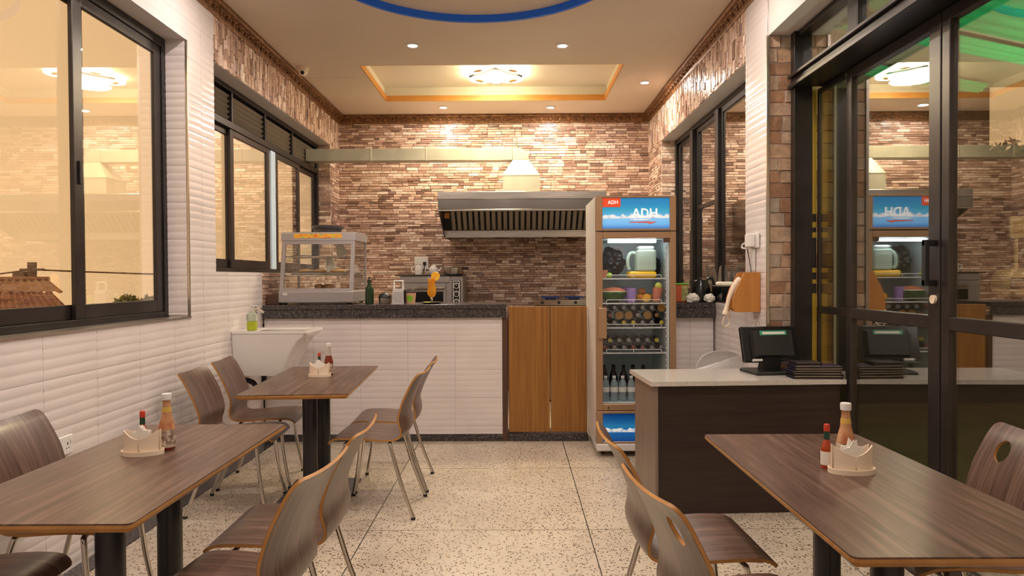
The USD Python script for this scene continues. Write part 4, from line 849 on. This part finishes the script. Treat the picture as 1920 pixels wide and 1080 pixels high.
# ------------------------------------------------------------------ basin by the bar
sk_ = thing('wash_basin', 'white wall-hung wash basin with a flared body before the bar counter', 'basin', (LX + .0115, 5.22, 0))
secs = [(.953, .555, .20), (.935, .55, .20), (.90, .50, .195), (.84, .46, .19), (.76, .42, .18), (.68, .385, .165), (.635, .36, .15)]
P3 = []
for z, xr, hy in secs: P3.append([(0.0, -hy, z), (xr - .03, -hy, z), (xr - .008, -hy + .012, z), (xr, -hy + .04, z), (xr, hy - .04, z), (xr - .03, hy, z), (0.0, hy, z)])
n = 7; v = np.array(P3).reshape(-1, 3); f = []
for i in range(len(secs) - 1):
    for k in range(n):
        l = (k + 1) % n; f += [(i * n + k, i * n + l, (i + 1) * n + l), (i * n + k, (i + 1) * n + l, (i + 1) * n + k)]
f += [((len(secs) - 1) * n, (len(secs) - 1) * n + k, (len(secs) - 1) * n + k + 1) for k in range(1, n - 1)]
bs = trimesh.Trimesh(v, np.array(f), process=False); bs.fix_normals(); obj('body', bs, 'ceramic', sk_, 35)
rim = sbox(0, -.205, .56, .205).buffer(0).difference(sbox(.13, -.15, .50, .15).buffer(.03))
obj('rim', extr(rim, .9535, .972), 'ceramic', sk_); obj('bowl', extr(sbox(.12, -.14, .44, .14).buffer(.02), .86, .87), 'ceramic', sk_)
obj('trap', tube(smoothpath([(.16, .0, .636), (.16, .0, .56), (.12, 0, .50), (.08, .0, .56), (.03, 0, .58), (.0, 0, .58)]), .020, 12), 'rubber_black', sk_, 40)
obj('tap', [cyl(.075, .06, .972, 1.10, .016), tube(smoothpath([(.075, .06, 1.10), (.085, .055, 1.125), (.13, .03, 1.12), (.155, .02, 1.10)]), .010, 10), cbox(.066, .084, .05, .07, 1.115, 1.15, .003)], 'chrome', sk_, 30)
plain('soap_green', (.50, .58, .03), .12, transmission_weight=.25); plain('clear_plastic', (.70, .78, .66), .1, transmission_weight=.7, ior=1.2)
so = thing('soap_bottle', 'clear pump bottle half full of yellow-green soap on the basin', 'soap bottle', (-1.955, 5.07, .9725))
obj('soap', rbox(-.035, .035, -.022, .022, 0, .072, .010, 1), 'soap_green', so, 35); obj('bottle', hull([(x * s, y * s, z) for x in (-.034, .034) for y in (-.021, .021) for z, s in ((.0725, 1), (.120, 1), (.142, .42))]), 'clear_plastic', so)
obj('pump', [cyl(0, 0, .1425, .156, .014), cyl(0, 0, .156, .178, .005), cbox(-.012, .034, -.008, .008, .178, .190, .003)], 'pale_grey', so)

# ------------------------------------------------------------------ tables
TT = .735
def make_table(label, loc, rotz):
    t = thing('dining_table', label, 'dining table', loc, rotz)
    W, L = .300, .595
    rr = sbox(-W, -L, W, L).buffer(-.018).buffer(.018, 4)
    obj('tabletop', extr(rr.buffer(-.0015), TT - .0045, TT), 'table_wood', t)
    lay = [(.0, TT - .0046), (.0, TT - .012), (-.012, TT - .026)]
    def ring_pts(ins, z): return [(x, y, z) for x, y in list(rr.buffer(ins).simplify(.0003).exterior.coords)[:-1]]
    obj('ply_edge', hull(ring_pts(0, TT - .0046) + ring_pts(0, TT - .013) + ring_pts(-.014, TT - .027)), 'ply_edge', t)
    for y in (-.185, .185):
        c = obj('column', lathe([(0, .046), (.043, .046), (.043, TT - .0375), (0, TT - .0375)], 28, (0, y, 0)), 'table_black', t, 40)
    obj('mounting_plate', cbox(-.17, .17, -.32, .32, TT - .037, TT - .0275, .002), 'table_black', t)
    obj('base_plate', hull([(x, y, 0) for x in (-.215, .215) for y in (-.33, .33)] + [(x, y, .008) for x in (-.215, .215) for y in (-.33, .33)] + [(x, y, .0455) for x in (-.07, .07) for y in (-.24, .24)]), 'table_black', t)
    return t
tabs = [make_table('dark wood dining table in the left foreground with white napkin holder', (-1.282, 2.325, 0), 0)]
tabs.append(dup(tabs[0], (-1.238, 4.245, 0), 3.6, 'dark wood dining table before the bar counter and wash basin'))
tabs.append(dup(tabs[0], (1.045, 2.10, 0), 0, 'dark wood dining table in the right foreground by the glass doors'))

# ------------------------------------------------------------------ chairs: bent plywood shell on chrome legs
def chair_shell(hole):
    prof = smoothpath([(.222, .418), (.205, .438), (.165, .452), (.08, .453), (-.02, .446), (-.10, .438), (-.160, .437), (-.198, .456), (-.206, .500), (-.198, .565), (-.222, .645), (-.257, .722), (-.290, .782), (-.315, .812)], 8)
    s = np.concatenate([[0], np.cumsum(np.linalg.norm(np.diff(prof, axis=0), axis=1))]); L = s[-1]
    hw = lambda l: np.interp(l / L, [0, .05, .2, .40, .49, .56, .68, .80, .93, 1.0], [.194, .207, .211, .205, .188, .184, .198, .207, .204, .199])
    ls = np.linspace(0, L, 90)
    poly = Polygon([(hw(l), l) for l in ls] + [(-hw(l), l) for l in ls[::-1]]).buffer(-.025).buffer(.025, 6)
    if hole:
        h = Polygon([(-.112 + .030 * math.cos(q), L - .098 + .042 * math.sin(q)) for q in np.arange(32) / 32 * 2 * PI])
        poly = poly.difference(h)
    def resample(c, d):
        c = np.array(c.coords); q = np.concatenate([[0], np.cumsum(np.linalg.norm(np.diff(c, axis=0), axis=1))]); n = max(12, int(q[-1] / d)); t = np.arange(n) / n * q[-1]
        return np.stack([np.interp(t, q, c[:, 0]), np.interp(t, q, c[:, 1])], 1)
    loops = [resample(r_, .014) for r_ in [poly.exterior, *poly.interiors]]
    gx, gy = np.meshgrid(np.arange(-.21, .211, .021), np.arange(.006, L, .0145)); inner = poly.buffer(-.006)
    from shapely import contains_xy
    g = np.stack([gx.ravel(), gy.ravel()], 1); g = g[contains_xy(inner, g[:, 0], g[:, 1])]
    pts = np.vstack(loops + [g]); tri = Delaunay(pts).simplices; cen = pts[tri].mean(1); tri = tri[contains_xy(poly.buffer(.0004), cen[:, 0], cen[:, 1])]
    tan = np.gradient(prof, s, axis=0); tan /= np.linalg.norm(tan, axis=1, keepdims=True); nor = np.stack([tan[:, 1], -tan[:, 0]], 1)
    def to3(p, off):
        y, l = p[:, 0], p[:, 1]; x = np.interp(l, s, prof[:, 0]); z = np.interp(l, s, prof[:, 1]); nx = np.interp(l, s, nor[:, 0]); nz = np.interp(l, s, nor[:, 1])
        m = np.sqrt(nx ** 2 + nz ** 2); nx /= m; nz /= m
        curve = np.interp(l / L, [0, .12, .35, .5, .62, 1], [0, .0, .05, .25, .40, .42]) * (y ** 2)      # dished: the sides come forward
        return np.stack([x + nx * (off + curve), y, z + nz * (off + curve)], 1)
    T = .0055
    top = trimesh.Trimesh(to3(pts, T), tri, process=False); bot = trimesh.Trimesh(to3(pts, -T), tri[:, ::-1], process=False)
    edge = []
    for lp in loops:
        k = len(lp); a, b = to3(lp, T - .0005), to3(lp, -T + .0005); i = np.arange(k); j = (i + 1) % k
        edge.append(trimesh.Trimesh(np.vstack([a, b]), np.vstack([np.stack([i, j, k + j], 1), np.stack([i, k + j, k + i], 1)]), process=False))
    return [top, bot], edge

def make_chair(hole, label, loc, rotz, group=None):
    t = thing('dining_chair', label, 'chair', loc, rotz, group)
    faces, edge = chair_shell(hole)
    sh = obj('shell', [trimesh.Trimesh(m.vertices, m.faces, process=False) for m in faces], 'chair_wood', t, True)
    obj('ply_edge', edge, 'ply_edge', sh, True)
    for sx, fx, ux in ((1, .185, .115), (-1, -.265, -.125)):
        for sy in (-1, 1):
            leg = obj('leg', tube(smoothpath([(ux, sy * .02, .428), (ux, sy * .13, .427), (ux + sx * .004, sy * .165, .420), (ux + sx * .012, sy * .180, .398), (ux + (fx - ux) * .5, sy * .192, .20), (fx, sy * .205, .012)], 5), .0105, 10), 'chrome', t, 40)
            obj('leg_tip', tube([(fx, sy * .205, .0), (fx, sy * .205, .014)], .0125, 12), 'rubber_black', leg, 40)
    obj('seat_bracket', [cbox(-.135, .125, -.075, -.055, .418, .437, .002), cbox(-.135, .125, .055, .075, .418, .437, .002)], 'steel', t)
    return t
ch_a = make_chair(False, 'brown plywood chair at the bar-side table, nearer one with its back to the room centre', (-.835, 4.03, 0), 178)
dup(ch_a, (-.835, 4.50, 0), 182, 'brown plywood chair at the bar-side table, farther one with its back to the gate')
dup(ch_a, (-1.668, 4.585, 0), 5.5, 'brown plywood chair at the bar-side table, beside the wash basin')
dup(ch_a, (-1.627, 4.07, 0), 4, 'brown plywood chair by the left wall, just past the far end of the front table')
dup(ch_a, (-.858, 2.03, 0), 175, 'brown plywood chair in the left foreground, nearer one on the aisle side')
dup(ch_a, (-.852, 2.51, 0), 181, 'brown plywood chair on the aisle side of the front left table, the farther one')
dup(ch_a, (-1.690, 2.63, 0), 0, 'brown plywood chair against the left wall by the wall socket')
dup(ch_a, (-1.680, 2.03, 0), 1, 'brown plywood chair cut by the lower left corner of the photo')
ch_b = make_chair(True, 'brown plywood chair with handle slot, nearest on the aisle side of the right table', (.636, 1.83, 0), 9)
dup(ch_a, (.615, 2.37, 0), 2, 'brown plywood chair on the aisle side of the right table, in front of the desk')
dup(ch_b, (1.470, 2.30, 0), 180, 'brown plywood chair with handle slot between the right table and the glass doors')

# ------------------------------------------------------------------ table sets: napkin holder, napkins, ketchup, hot sauce
plain('ketchup_red', (.16, .022, .010), .2); plain('ketchup_clear', (.85, .80, .72), .03, transmission_weight=.85, ior=1.3); tinted('bottle_label', (.10, .02, .015), (.75, .66, .52), 55, .4, detail=2); plain('sauce_red', (.36, .050, .012), .15); plain('green_foil', (.010, .055, .030), .35); plain('red_cap', (.55, .045, .02), .4); plain('label_white', (.76, .70, .62), .5); plain('neck_gold', (.60, .38, .08), .35); tinted('old_ketchup', (.42, .10, .03), (.80, .50, .26), 30, .12, vec=(1, 1, .5), transmission_weight=.25)
nh0 = kb0 = hs0 = None
def napkin_holder(label, loc, rz):
    global nh0
    if nh0 is not None: return dup(nh0, loc, rz, label)
    nh0 = t = thing('napkin_holder', label, 'napkin holder', loc, rz)
    pl = Point(0, 0).buffer(1, 32); m = extr(pl, 0, .010); m.vertices[:, 0] *= .073; m.vertices[:, 1] *= .046; obj('tray', m, 'cream_plastic', t)
    m = extr(pl.difference(Point(0, 0).buffer(.93, 32)), .0101, .016); m.vertices[:, 0] *= .073; m.vertices[:, 1] *= .046; obj('tray_rim', m, 'cream_plastic', t)
    for sy in (-1, 1):
        for sx in (-1, 1):
            n = 8; a = np.linspace(0, 1, n); x = sx * (.003 + .058 * a); y = sy * (.031 - .020 * a ** 2); top = .058 + .030 * a ** 1.6
            v = np.vstack([np.stack([x, y, np.full(n, .0105)], 1), np.stack([x, y, top], 1), np.stack([x * .97, y - sy * .004, np.full(n, .0105)], 1), np.stack([x * .97, y - sy * .004, top], 1)]); f = []
            for i in range(n - 1):
                for p, q in ((0, n), (3 * n, 2 * n), (n, 3 * n)): f += [(p + i, p + i + 1, q + i + 1), (p + i, q + i + 1, q + i)]
            for i in (0, n - 1): f += [(i, n + i, 3 * n + i), (i, 3 * n + i, 2 * n + i)]
            m = trimesh.Trimesh(v, np.array(f), process=False); m.fix_normals(); obj('petal_panel', m, 'cream_plastic', t, 50)
    return t
def napkins(label, loc, rz):
    t = thing('napkin_stack', label, 'napkins', loc, rz); r = random.Random(int(loc[1] * 100))
    for k in range(5):
        p = rot(extr([(-.034, 0), (.034, 0), (.030, .066 + .008 * r.random()), (.014, .072), (r.uniform(-.012, .012), .088 + .010 * r.random()), (-.012, .070), (-.030, .062 + .010 * r.random())], -.0011, .0011, 'y'), (0, 1, 0), r.uniform(-5, 5)); p.vertices[:, 2] -= p.vertices[:, 2].min(); p = mv(p, r.uniform(-.006, .006), -.010 + k * .005, 0); obj('napkin', p, 'paper', t)
def ketchup(label, loc, full=True):
    t = thing('ketchup_bottle', label, 'ketchup bottle', loc)
    lo = [(0, 0), (.026, 0), (.029, .006), (.029, .075), (.026, .095), (.018, .125)]; hi = [(.018, .1253), (.0145, .150), (.0132, .176), (.0135, .182), (0, .182)]
    if not full: lo, hi = lo[:4], [(.029, .0752)] + lo[4:] + hi
    obj('bottle', lathe(lo + [(0, lo[-1][1])], 26), 'ketchup_red', t, 40); obj('neck', lathe([(0, hi[0][1])] + hi, 26), 'ketchup_clear' if full else 'old_ketchup', t, 40)
    obj('label_band', lathe([(.0293, .012), (.0296, .013), (.0296, .074), (.0293, .075)], 26), 'bottle_label', t, 40)
    if not full: obj('neck_band', lathe([(.0168, .138), (.0170, .139), (.0150, .156), (.0148, .157)], 24), 'neck_gold', t, 40)
    obj('cap', lathe([(0, .1825), (.0165, .1825), (.0172, .186), (.0172, .203), (.0155, .206), (0, .206)], 24), 'white_plastic', t, 40)
def hotsauce(label, loc):
    t = thing('hot_sauce_bottle', label, 'hot sauce bottle', loc)
    obj('bottle', lathe([(0, 0), (.0165, 0), (.0185, .005), (.0185, .060), (.014, .078), (.0075, .094), (0, .094)], 22), 'sauce_red', t, 40)
    obj('label_band', lathe([(.0187, .012), (.0189, .013), (.0189, .055), (.0187, .056)], 22), 'label_white', t, 40)
    obj('foil_neck', lathe([(.0085, .0942), (.0095, .095), (.0088, .120), (0, .120)], 18), 'green_foil', t, 40)
    obj('cap', lathe([(.0, .1202), (.0095, .1202), (.0095, .140), (.007, .143), (0, .143)], 18), 'red_cap', t, 40)
for nm, (hx, hy), rz, k, h, full in (('front left table', (-1.335, 2.43), 4, (-1.279, 2.492), (-1.366, 2.488), False), ('bar-side table', (-1.248, 4.345), 0, (-1.205, 4.405), (-1.268, 4.41), True), ('right table', (1.068, 2.165), 0, (1.088, 2.245), (1.012, 2.215), False)):
    napkin_holder(f'cream plastic napkin holder with petal-shaped sides on the {nm}', (hx, hy, TT), rz)
    napkins(f'white paper napkins in the holder on the {nm}', (hx, hy, TT + .0103), rz)
    ketchup(f'glass ketchup bottle with white cap on the {nm}', (*k, TT), full)
    hotsauce(f'small hot sauce bottle with red cap on the {nm}', (*h, TT))

# ------------------------------------------------------------------ cash desk and what stands on it
DT = .765
dk = thing('cash_desk', 'dark wood cash desk with white stone top by the glass doors', 'desk')
quad = [(.768, 3.845), (1.846, 3.885), (1.780, 3.890), (1.780, 4.36), (.735, 4.37)]
quad = [(.768, 3.845), (1.895, 3.900), (1.895, 4.25), (1.85, 4.25), (1.85, 4.40), (.735, 4.375)]
tp_ = Polygon(quad)
obj('top', extr(tp_, DT - .026, DT), 'quartz', dk)
obj('front_panel', hull([(x, y, z) for x, y in ((.812, 3.873), (1.870, 3.925), (1.870, 3.947), (.812, 3.895)) for z in (.004, DT - .0265)]), 'desk_wood', dk)
obj('side_panel', hull([(x, y, z) for x, y in ((.800, 3.871), (.811, 3.872), (.790, 4.35), (.765, 4.35)) for z in (.004, DT - .0265)]), 'desk_side', dk)
obj('corner_strip', hull([(x, y, z) for x, y in ((.795, 3.866), (.811, 3.866), (.811, 3.8705), (.795, 3.8705)) for z in (.004, DT - .0265)]), 'desk_side', dk)
obj('right_panel', box(1.845, 1.865, 3.950, 4.25, .004, DT - .0265), 'desk_wood', dk)
solo('desk_end_top', extr([(1.905, 3.895), (2.6, 3.90), (2.6, 4.40), (1.905, 4.40)], DT - .026, DT), 'quartz', 'white stone shelf outside the glass doors', 'shelf') if False else None
ps = thing('sales_terminal', 'black touch screen sales terminal seen from behind on the cash desk', 'till screen', (1.560, 4.185, DT))
ang = 7
T_ = lambda m: mv(rot(rot(m, (1, 0, 0), -16), (0, 0, 1), ang), 0, .0, .175)
obj('screen', T_(cbox(-.178, .178, -.010, .022, -.108, .112, .006)), 'black_gloss', ps)
obj('screen_glass', T_(box(-.168, .168, .0223, .0235, -.098, .102)), 'black_gloss', ps)
obj('back_housing', T_(hull([(x * s, y, z * s) for x in (-.120, .150) for z in (-.085, .085) for y, s in ((-.0105, 1), (-.042, .86))])), 'black_matt', ps)
obj('side_rib', T_(hull([(-.128 + e, -.0105 - d, z) for e in (0, .022) for d in (0, .012) for z in (-.095, .06)])), 'frame_black', ps)
plain('label_green', (.05, .30, .20), .3)
obj('sticker', T_(box(-.075, .095, -.0437, -.0425, .050, .078)), 'label_green', ps, label='green and white sticker on the back'); obj('sticker_text', T_(box(-.058, .085, -.0443, -.0438, .056, .070)), 'label_white', ps)
obj('port_strip', T_(cbox(-.13, -.07, -.030, -.0107, -.106, -.092, .002)), 'pale_grey', ps)
obj('stand', [rot(hull([(x, y, z) for x in (-.055, .055) for y, z in ((-.035, .020), (.045, .020), (-.045, .16), (-.020, .175))]), (0, 0, 1), ang)], 'black_matt', ps)
obj('foot', rot(hull([(x * s, y * s, z) for x in (-.130, .115) for y in (-.105, .13) for z, s in ((0, 1), (.012, 1), (.0195, .93))]), (0, 0, 1), ang), 'black_matt', ps)
# menus: folded leather covers in a loose stack
plain('menu_black', (.022, .017, .022), .4); plain('menu_purple', (.030, .020, .045), .4); plain('paper_edge', (.62, .50, .36), .7)
mz = DT; mx, my = 1.742, 3.985; r = random.Random(21)
names = 'bottom second third fourth fifth sixth'.split()
for i in range(6):
    a = r.uniform(-4, 4); h = .013 + .004 * r.random(); W, D = .138, .072
    if i == 5: W, D, h = .075, .06, .020
    t = thing('menu_folder', f'dark folded menu folder with pale page edges, {names[i]} from below in the stack' if i < 5 else 'small dark menu book lying on top of the menu stack', 'menu', (mx + r.uniform(-.008, .008) - (.04 if i == 5 else 0), my + (.01 if i == 5 else r.uniform(-.005, .005)), mz), a)
    mt = 'menu_purple' if i in (2, 4) else 'menu_black'
    n = 9; c = [];
    spine = [(-W + .0, 0), (W - .006, 0), (W, h * .3), (W, h * .7), (W - .006, h), (-W, h)]
    cov = Polygon([(-W, 0), (W - .004, 0), (W, .004), (W, h - .004), (W - .004, h), (-W, h), (-W, h - .002), (W - .006, h - .0025), (W - .006, .0025), (-W, .002)])
    obj('cover', extr(cov, -D, D, 'y'), mt, t); obj('pages', box(-W + .008, W - .0065, -D + .006, D - .006, .0027, h - .0029), 'menu_black', t)
    obj('page_edge', [box(-W + .001, W - .01, -D - .0008, -D - .0001, .0008, .0018), box(-W + .001, W - .01, -D - .0008, -D - .0001, h - .0018, h - .0008)], 'paper_edge', t)
    mz += h + .0004
pc = thing('plastic_chair', 'white moulded plastic chair behind the cash desk', 'chair', (1.445, 4.83, 0), 0)
arch = [(-.185, .44), (-.178, .66), (-.150, .775), (-.09, .825), (0, .840), (.09, .825), (.150, .775), (.178, .66), (.185, .44)]
A = Polygon([(x, z) for x, z in smoothpath([(p[0], p[1]) for p in arch], 6)])
holes = unary_union([sbox(x - .014, .50, x + .014, .70).buffer(.012, 4) for x in (-.115, -.058, 0, .058, .115)])
bk = extr(A.difference(holes), -.009, .009, 'y'); bk.vertices[:, 1] += -.0 - (bk.vertices[:, 2] - .44) * .18 + .8 * (bk.vertices[:, 0]) ** 2
obj('backrest', bk, 'white_plastic', pc)
obj('seat', rbox(-.195, .195, .0, .40, .415, .440, .012, 1), 'white_plastic', pc, 35)
for x in (-.18, .18):
    for y, dy in ((.03, -.05), (.37, .04)): obj('leg', hull([(x + sx * .02, y + sy * .018, .414) for sx in (-1, 1) for sy in (-1, 1)] + [(x * 1.18 + sx * .016, y + dy + sy * .014, 0) for sx in (-1, 1) for sy in (-1, 1)]), 'white_plastic', pc)

# ------------------------------------------------------------------ outside: left, seen over the sill
tinted('rust_roof', (.17, .060, .035), (.34, .17, .11), 3.0, .8); tinted('roof_cap', (.22, .12, .08), (.36, .22, .15), 1.5, .8)
tinted('old_wall', (.40, .30, .19), (.46, .36, .24), 2.0, .9); plain('earth', (.22, .16, .10), .95); tinted('pole_wood', (.10, .07, .045), (.17, .12, .08), 8, .9)
tinted('leaf_dark', (.020, .040, .010), (.06, .10, .022), 4, .6); plain('leaf_olive', (.20, .22, .05), .6); plain('bark', (.10, .07, .045), .9)
solo('ground', box(-60, 60, -20, 90, -3.3, -3.2), 'earth', 'bare earth ground outside, below the windows', 'ground', kind='structure')
hs2 = thing('neighbour_house', 'neighbouring house with rusty corrugated roof outside the left window', 'house', (0, 0, 0))
obj('wall', box(-15.0, -9.2, 11.6, 15.2, -3.2, .60), 'old_wall', hs2)
def corr(xb0, xb1, xt0, xt1, y0, y1, z0, z1, n):
    """A corrugated sheet sloping up along y, from xb0..xb1 at the eave to xt0..xt1 at the top."""
    m = n * 6; w = .022 * np.sin(np.arange(m + 1) / 6 * 2 * PI); k = m + 1; f = []
    v = np.vstack([np.stack([np.linspace(a, b, k), np.full(k, y), z + w + o], 1) for o in (0, -.012) for a, b, y, z in ((xb0, xb1, y0, z0), (xt0, xt1, y1, z1))])
    for i in range(m):
        for a, b in ((0, k), (3 * k, 2 * k)): f += [(a + i, a + i + 1, b + i + 1), (a + i, b + i + 1, b + i)]
        f += [(i, 2 * k + i + 1, 2 * k + i), (i, i + 1, 2 * k + i + 1)]
    return trimesh.Trimesh(v, np.array(f), process=False)
lw = lambda a, b, n, i: a + (b - a) * i / n
for i in range(6): obj('roof_sheet', corr(lw(-15, -7.15, 6, i), lw(-15, -7.15, 6, i + 1) - .01, lw(-15, -9.0, 6, i), lw(-15, -9.0, 6, i + 1) - .01, 11.2, 13.25, .70, 1.12, 9), 'rust_roof', hs2)
for i in range(5): obj('upper_roof_sheet', corr(lw(-15.3, -8.75, 5, i), lw(-15.3, -8.75, 5, i + 1) - .01, lw(-15.3, -10.4, 5, i), lw(-15.3, -10.4, 5, i + 1) - .01, 13.2, 15.2, 1.13, 1.36, 6), 'roof_cap', hs2)
obj('gable', extr(Polygon([(13.26, .6), (13.26, 1.10), (15.2, 1.33), (15.2, .6)]), -15.2, -10.6, 'x'), 'old_wall', hs2)
obj('ridge_cap', tube([(-15.4, 15.2, 1.37), (-10.4, 15.2, 1.37)], .06, 8), 'roof_cap', hs2)
up = thing('utility_pole', 'wooden utility pole with transformer box beyond the rusty roof', 'utility pole', (-12.75, 18.0, -3.2))
obj('pole', tube([(0, 0, 0), (0, 0, 5.02)], .11, 10), 'pole_wood', up, 40); obj('transformer', rbox(-.42, -.13, -.18, .18, 4.42, 4.78, .05, 1), 'pole_wood', up); obj('crossarm', cbox(-.3, .3, -.06, .06, 4.80, 4.86, .01), 'pole_wood', up)
def wire(lab, a, b, sag):
    t = np.linspace(0, 1, 20)[:, None]; p = np.array(a) * (1 - t) + np.array(b) * t; p[:, 2] -= (sag * 4 * t * (1 - t))[:, 0]; solo('power_line', tube(p, .022, 5), 'pole_wood', lab, 'power line', True)
wire('power line sagging left from the utility pole', (-12.75, 18.0, 1.63), (-24, 15, 1.2), .35); wire('power line running right from the utility pole', (-12.75, 18.0, 1.63), (-4.0, 26.0, 1.50), .12)
def foliage(c, R, n, seed, size, squash=1.0):
    r = np.random.default_rng(seed); d = r.normal(size=(n, 3)); d /= np.linalg.norm(d, axis=1, keepdims=True); p = np.array(c) + d * np.array([R, R, R * squash]) * (r.random((n, 1)) ** .4) * (.75 + .5 * meshkit.noise(d * 2.2 + seed, seed)[:, None])
    u = r.normal(size=(n, 3)); u /= np.linalg.norm(u, axis=1, keepdims=True); w = np.cross(u, r.normal(size=(n, 3))); w /= np.linalg.norm(w, axis=1, keepdims=True); s = size * (.6 + .8 * r.random((n, 1)))
    v = np.stack([p - u * s, p + w * s * .45, p + u * s, p - w * s * .45], 1).reshape(-1, 3); i = np.arange(n) * 4
    return trimesh.Trimesh(v, np.vstack([np.stack([i, i + 1, i + 2], 1), np.stack([i, i + 2, i + 3], 1)]), process=False)
for i, (x, y, z, R, lab) in enumerate(((-7.35, 13.0, .68, .40, 'leafy tree top left of the row at the window corner'), (-6.95, 12.6, .52, .34, 'low leafy tree top in the middle of the row outside the window'), (-6.50, 12.4, .74, .36, 'leafy tree top at the right end of the row outside the window'))):
    t = thing('tree', lab, 'tree', (x, y, -3.2)); obj('trunk', tube([(0, 0, 0), (.05, 0, 1.9), (0, 0, z + 3.2)], [.12, .09, .04], 8), 'bark', t, 40); obj('crown', foliage((0, 0, z + 3.2), R, 1500, 60 + i, .07, .9), 'leaf_olive', t, kind='stuff')

# ------------------------------------------------------------------ outside: the veranda beyond the glass doors
tinted('veranda_floor', (.09, .075, .03), (.14, .115, .05), 3.0, .6); tinted('veranda_ceiling', (.42, .35, .22), (.48, .40, .26), 1.5, .8); tinted('green_cloth', (.0, .42, .12), (.005, .55, .18), 2.0, .7, vec=(.6, 26, 1)); tinted('dark_wall', (.030, .028, .025), (.055, .048, .04), 2.0, .9)
va = thing('veranda', 'dim veranda with tan ceiling beyond the glass doors', 'veranda', kind='structure')
obj('paving', box(2.0, 7.5, .0, 9.0, -.20, -.004), 'veranda_floor', va); obj('roof_underside', box(1.96, 7.5, .0, 6.2, 3.05, 3.15), 'veranda_ceiling', va); obj('end_wall', box(1.96, 5.02, 7.25, 7.45, -.2, 5.0), 'dark_wall', va); obj('garden_wall', box(5.021, 14.0, 7.25, 7.45, -.2, 2.62), 'dark_wall', va); obj('garden_wall', box(13.8, 14.0, -2, 7.249, -.2, 2.62), 'dark_wall', va)
for (px, py, w_, L_, lab) in ((2.0, 4.14, .80, 3.8, 'wide bright green cloth band under the veranda roof'), (2.0, 4.45, .20, 3.8, 'narrow bright green cloth band under the veranda roof, next to the wide one'), (2.0, 5.15, .16, 2.2, 'narrow bright green cloth band under the veranda roof, farthest one')):
    n = 40; t_ = np.linspace(0, 1, n); ys_ = -w_ * (1 - t_); zs_ = 3.0 - .05 * np.sin(PI * t_) + .006 * np.sin(t_ * 34)
    P_ = Polygon(list(zip(ys_, zs_)) + list(zip(ys_[::-1], zs_[::-1] - .006)))
    solo('cloth_band', mv(rot(extr(P_, .05, L_, 'x'), (0, 0, 1), 24), px, py, 0), 'green_cloth', lab, 'cloth', 40)
fldl = thing('floodlight', 'floor-standing floodlight on the veranda shining up', 'lamp', (4.3, 4.0, -.004))
obj('stand', [cyl(0, 0, 0, .02, .14), cyl(0, 0, .02, 1.50, .015)], 'black_matt', fldl, 30); obj('head', lathe([(0, 1.5005), (.10, 1.51), (.14, 1.585), (.130, 1.585), (.09, 1.52), (0, 1.52)], 24), 'black_matt', fldl, 30)
for i, (x, y, z, R) in enumerate(((6.0, 8.7, 2.0, .85), (7.7, 8.8, 2.15, .85), (9.4, 8.9, 2.0, .85), (11.1, 8.8, 2.1, .85))):
    t = thing('shrub', f'dark leafy shrub behind the veranda, {place[i]} from the left', 'shrub', (x, y, -.2)); obj('stems', [tube([(dx * .2, dy * .2, 0), (dx, dy, z)], .025, 6) for dx, dy in ((.2, .1), (-.2, .1), (0, -.25))], 'bark', t, 40); obj('foliage', foliage((0, 0, z + .2), R, 4000, 80 + i, .10, 1.15), 'leaf_dark', t, kind='stuff')
pp = thing('potted_plant', 'leafy potted plant on the veranda low in the right glass door', 'potted plant', (3.3, 3.55, -.004))
obj('pot', lathe([(0, 0), (.12, 0), (.16, .26), (.145, .26), (.14, .22), (0, .22)], 24), 'grey_plastic', pp, 30); obj('leaves', foliage((0, 0, .52), .30, 500, 90, .10), 'leaf_olive', pp, kind='stuff')
wtk = thing('water_heater', 'white rounded tank with dark label on the dark wall behind the veranda', 'water tank', (5.22, 7.09, 1.27))
obj('tank', rot(lathe([(0, -.22), (.10, -.215), (.145, -.19), (.15, -.15), (.15, .15), (.145, .19), (.10, .215), (0, .22)], 28), (0, 1, 0), 90), 'cream_plastic', wtk, 40)
obj('label_panel', extr(sbox(-.19, -.055, -.03, .06), -.158, -.150, 'y'), 'menu_purple', wtk, label='dark blue label')
obj('pipe', tube([(-.03, .0, .151), (-.03, 0, .60)], .018, 8), 'cream_plastic', wtk, 40)
sgn = thing('yellow_sign', 'small cream-framed yellow sign on the pipe above the white tank', 'sign', (5.19, 7.069, 1.74))
obj('board', cbox(-.085, .085, -.012, .012, .0, .22, .004), 'cream_plastic', sgn); obj('yellow_field', box(-.055, .055, -.0145, -.0122, .04, .18), 'hazard_yellow', sgn); obj('clamp', cbox(-.012, .012, .0125, .03, .1405, .16, .002), 'steel', sgn)
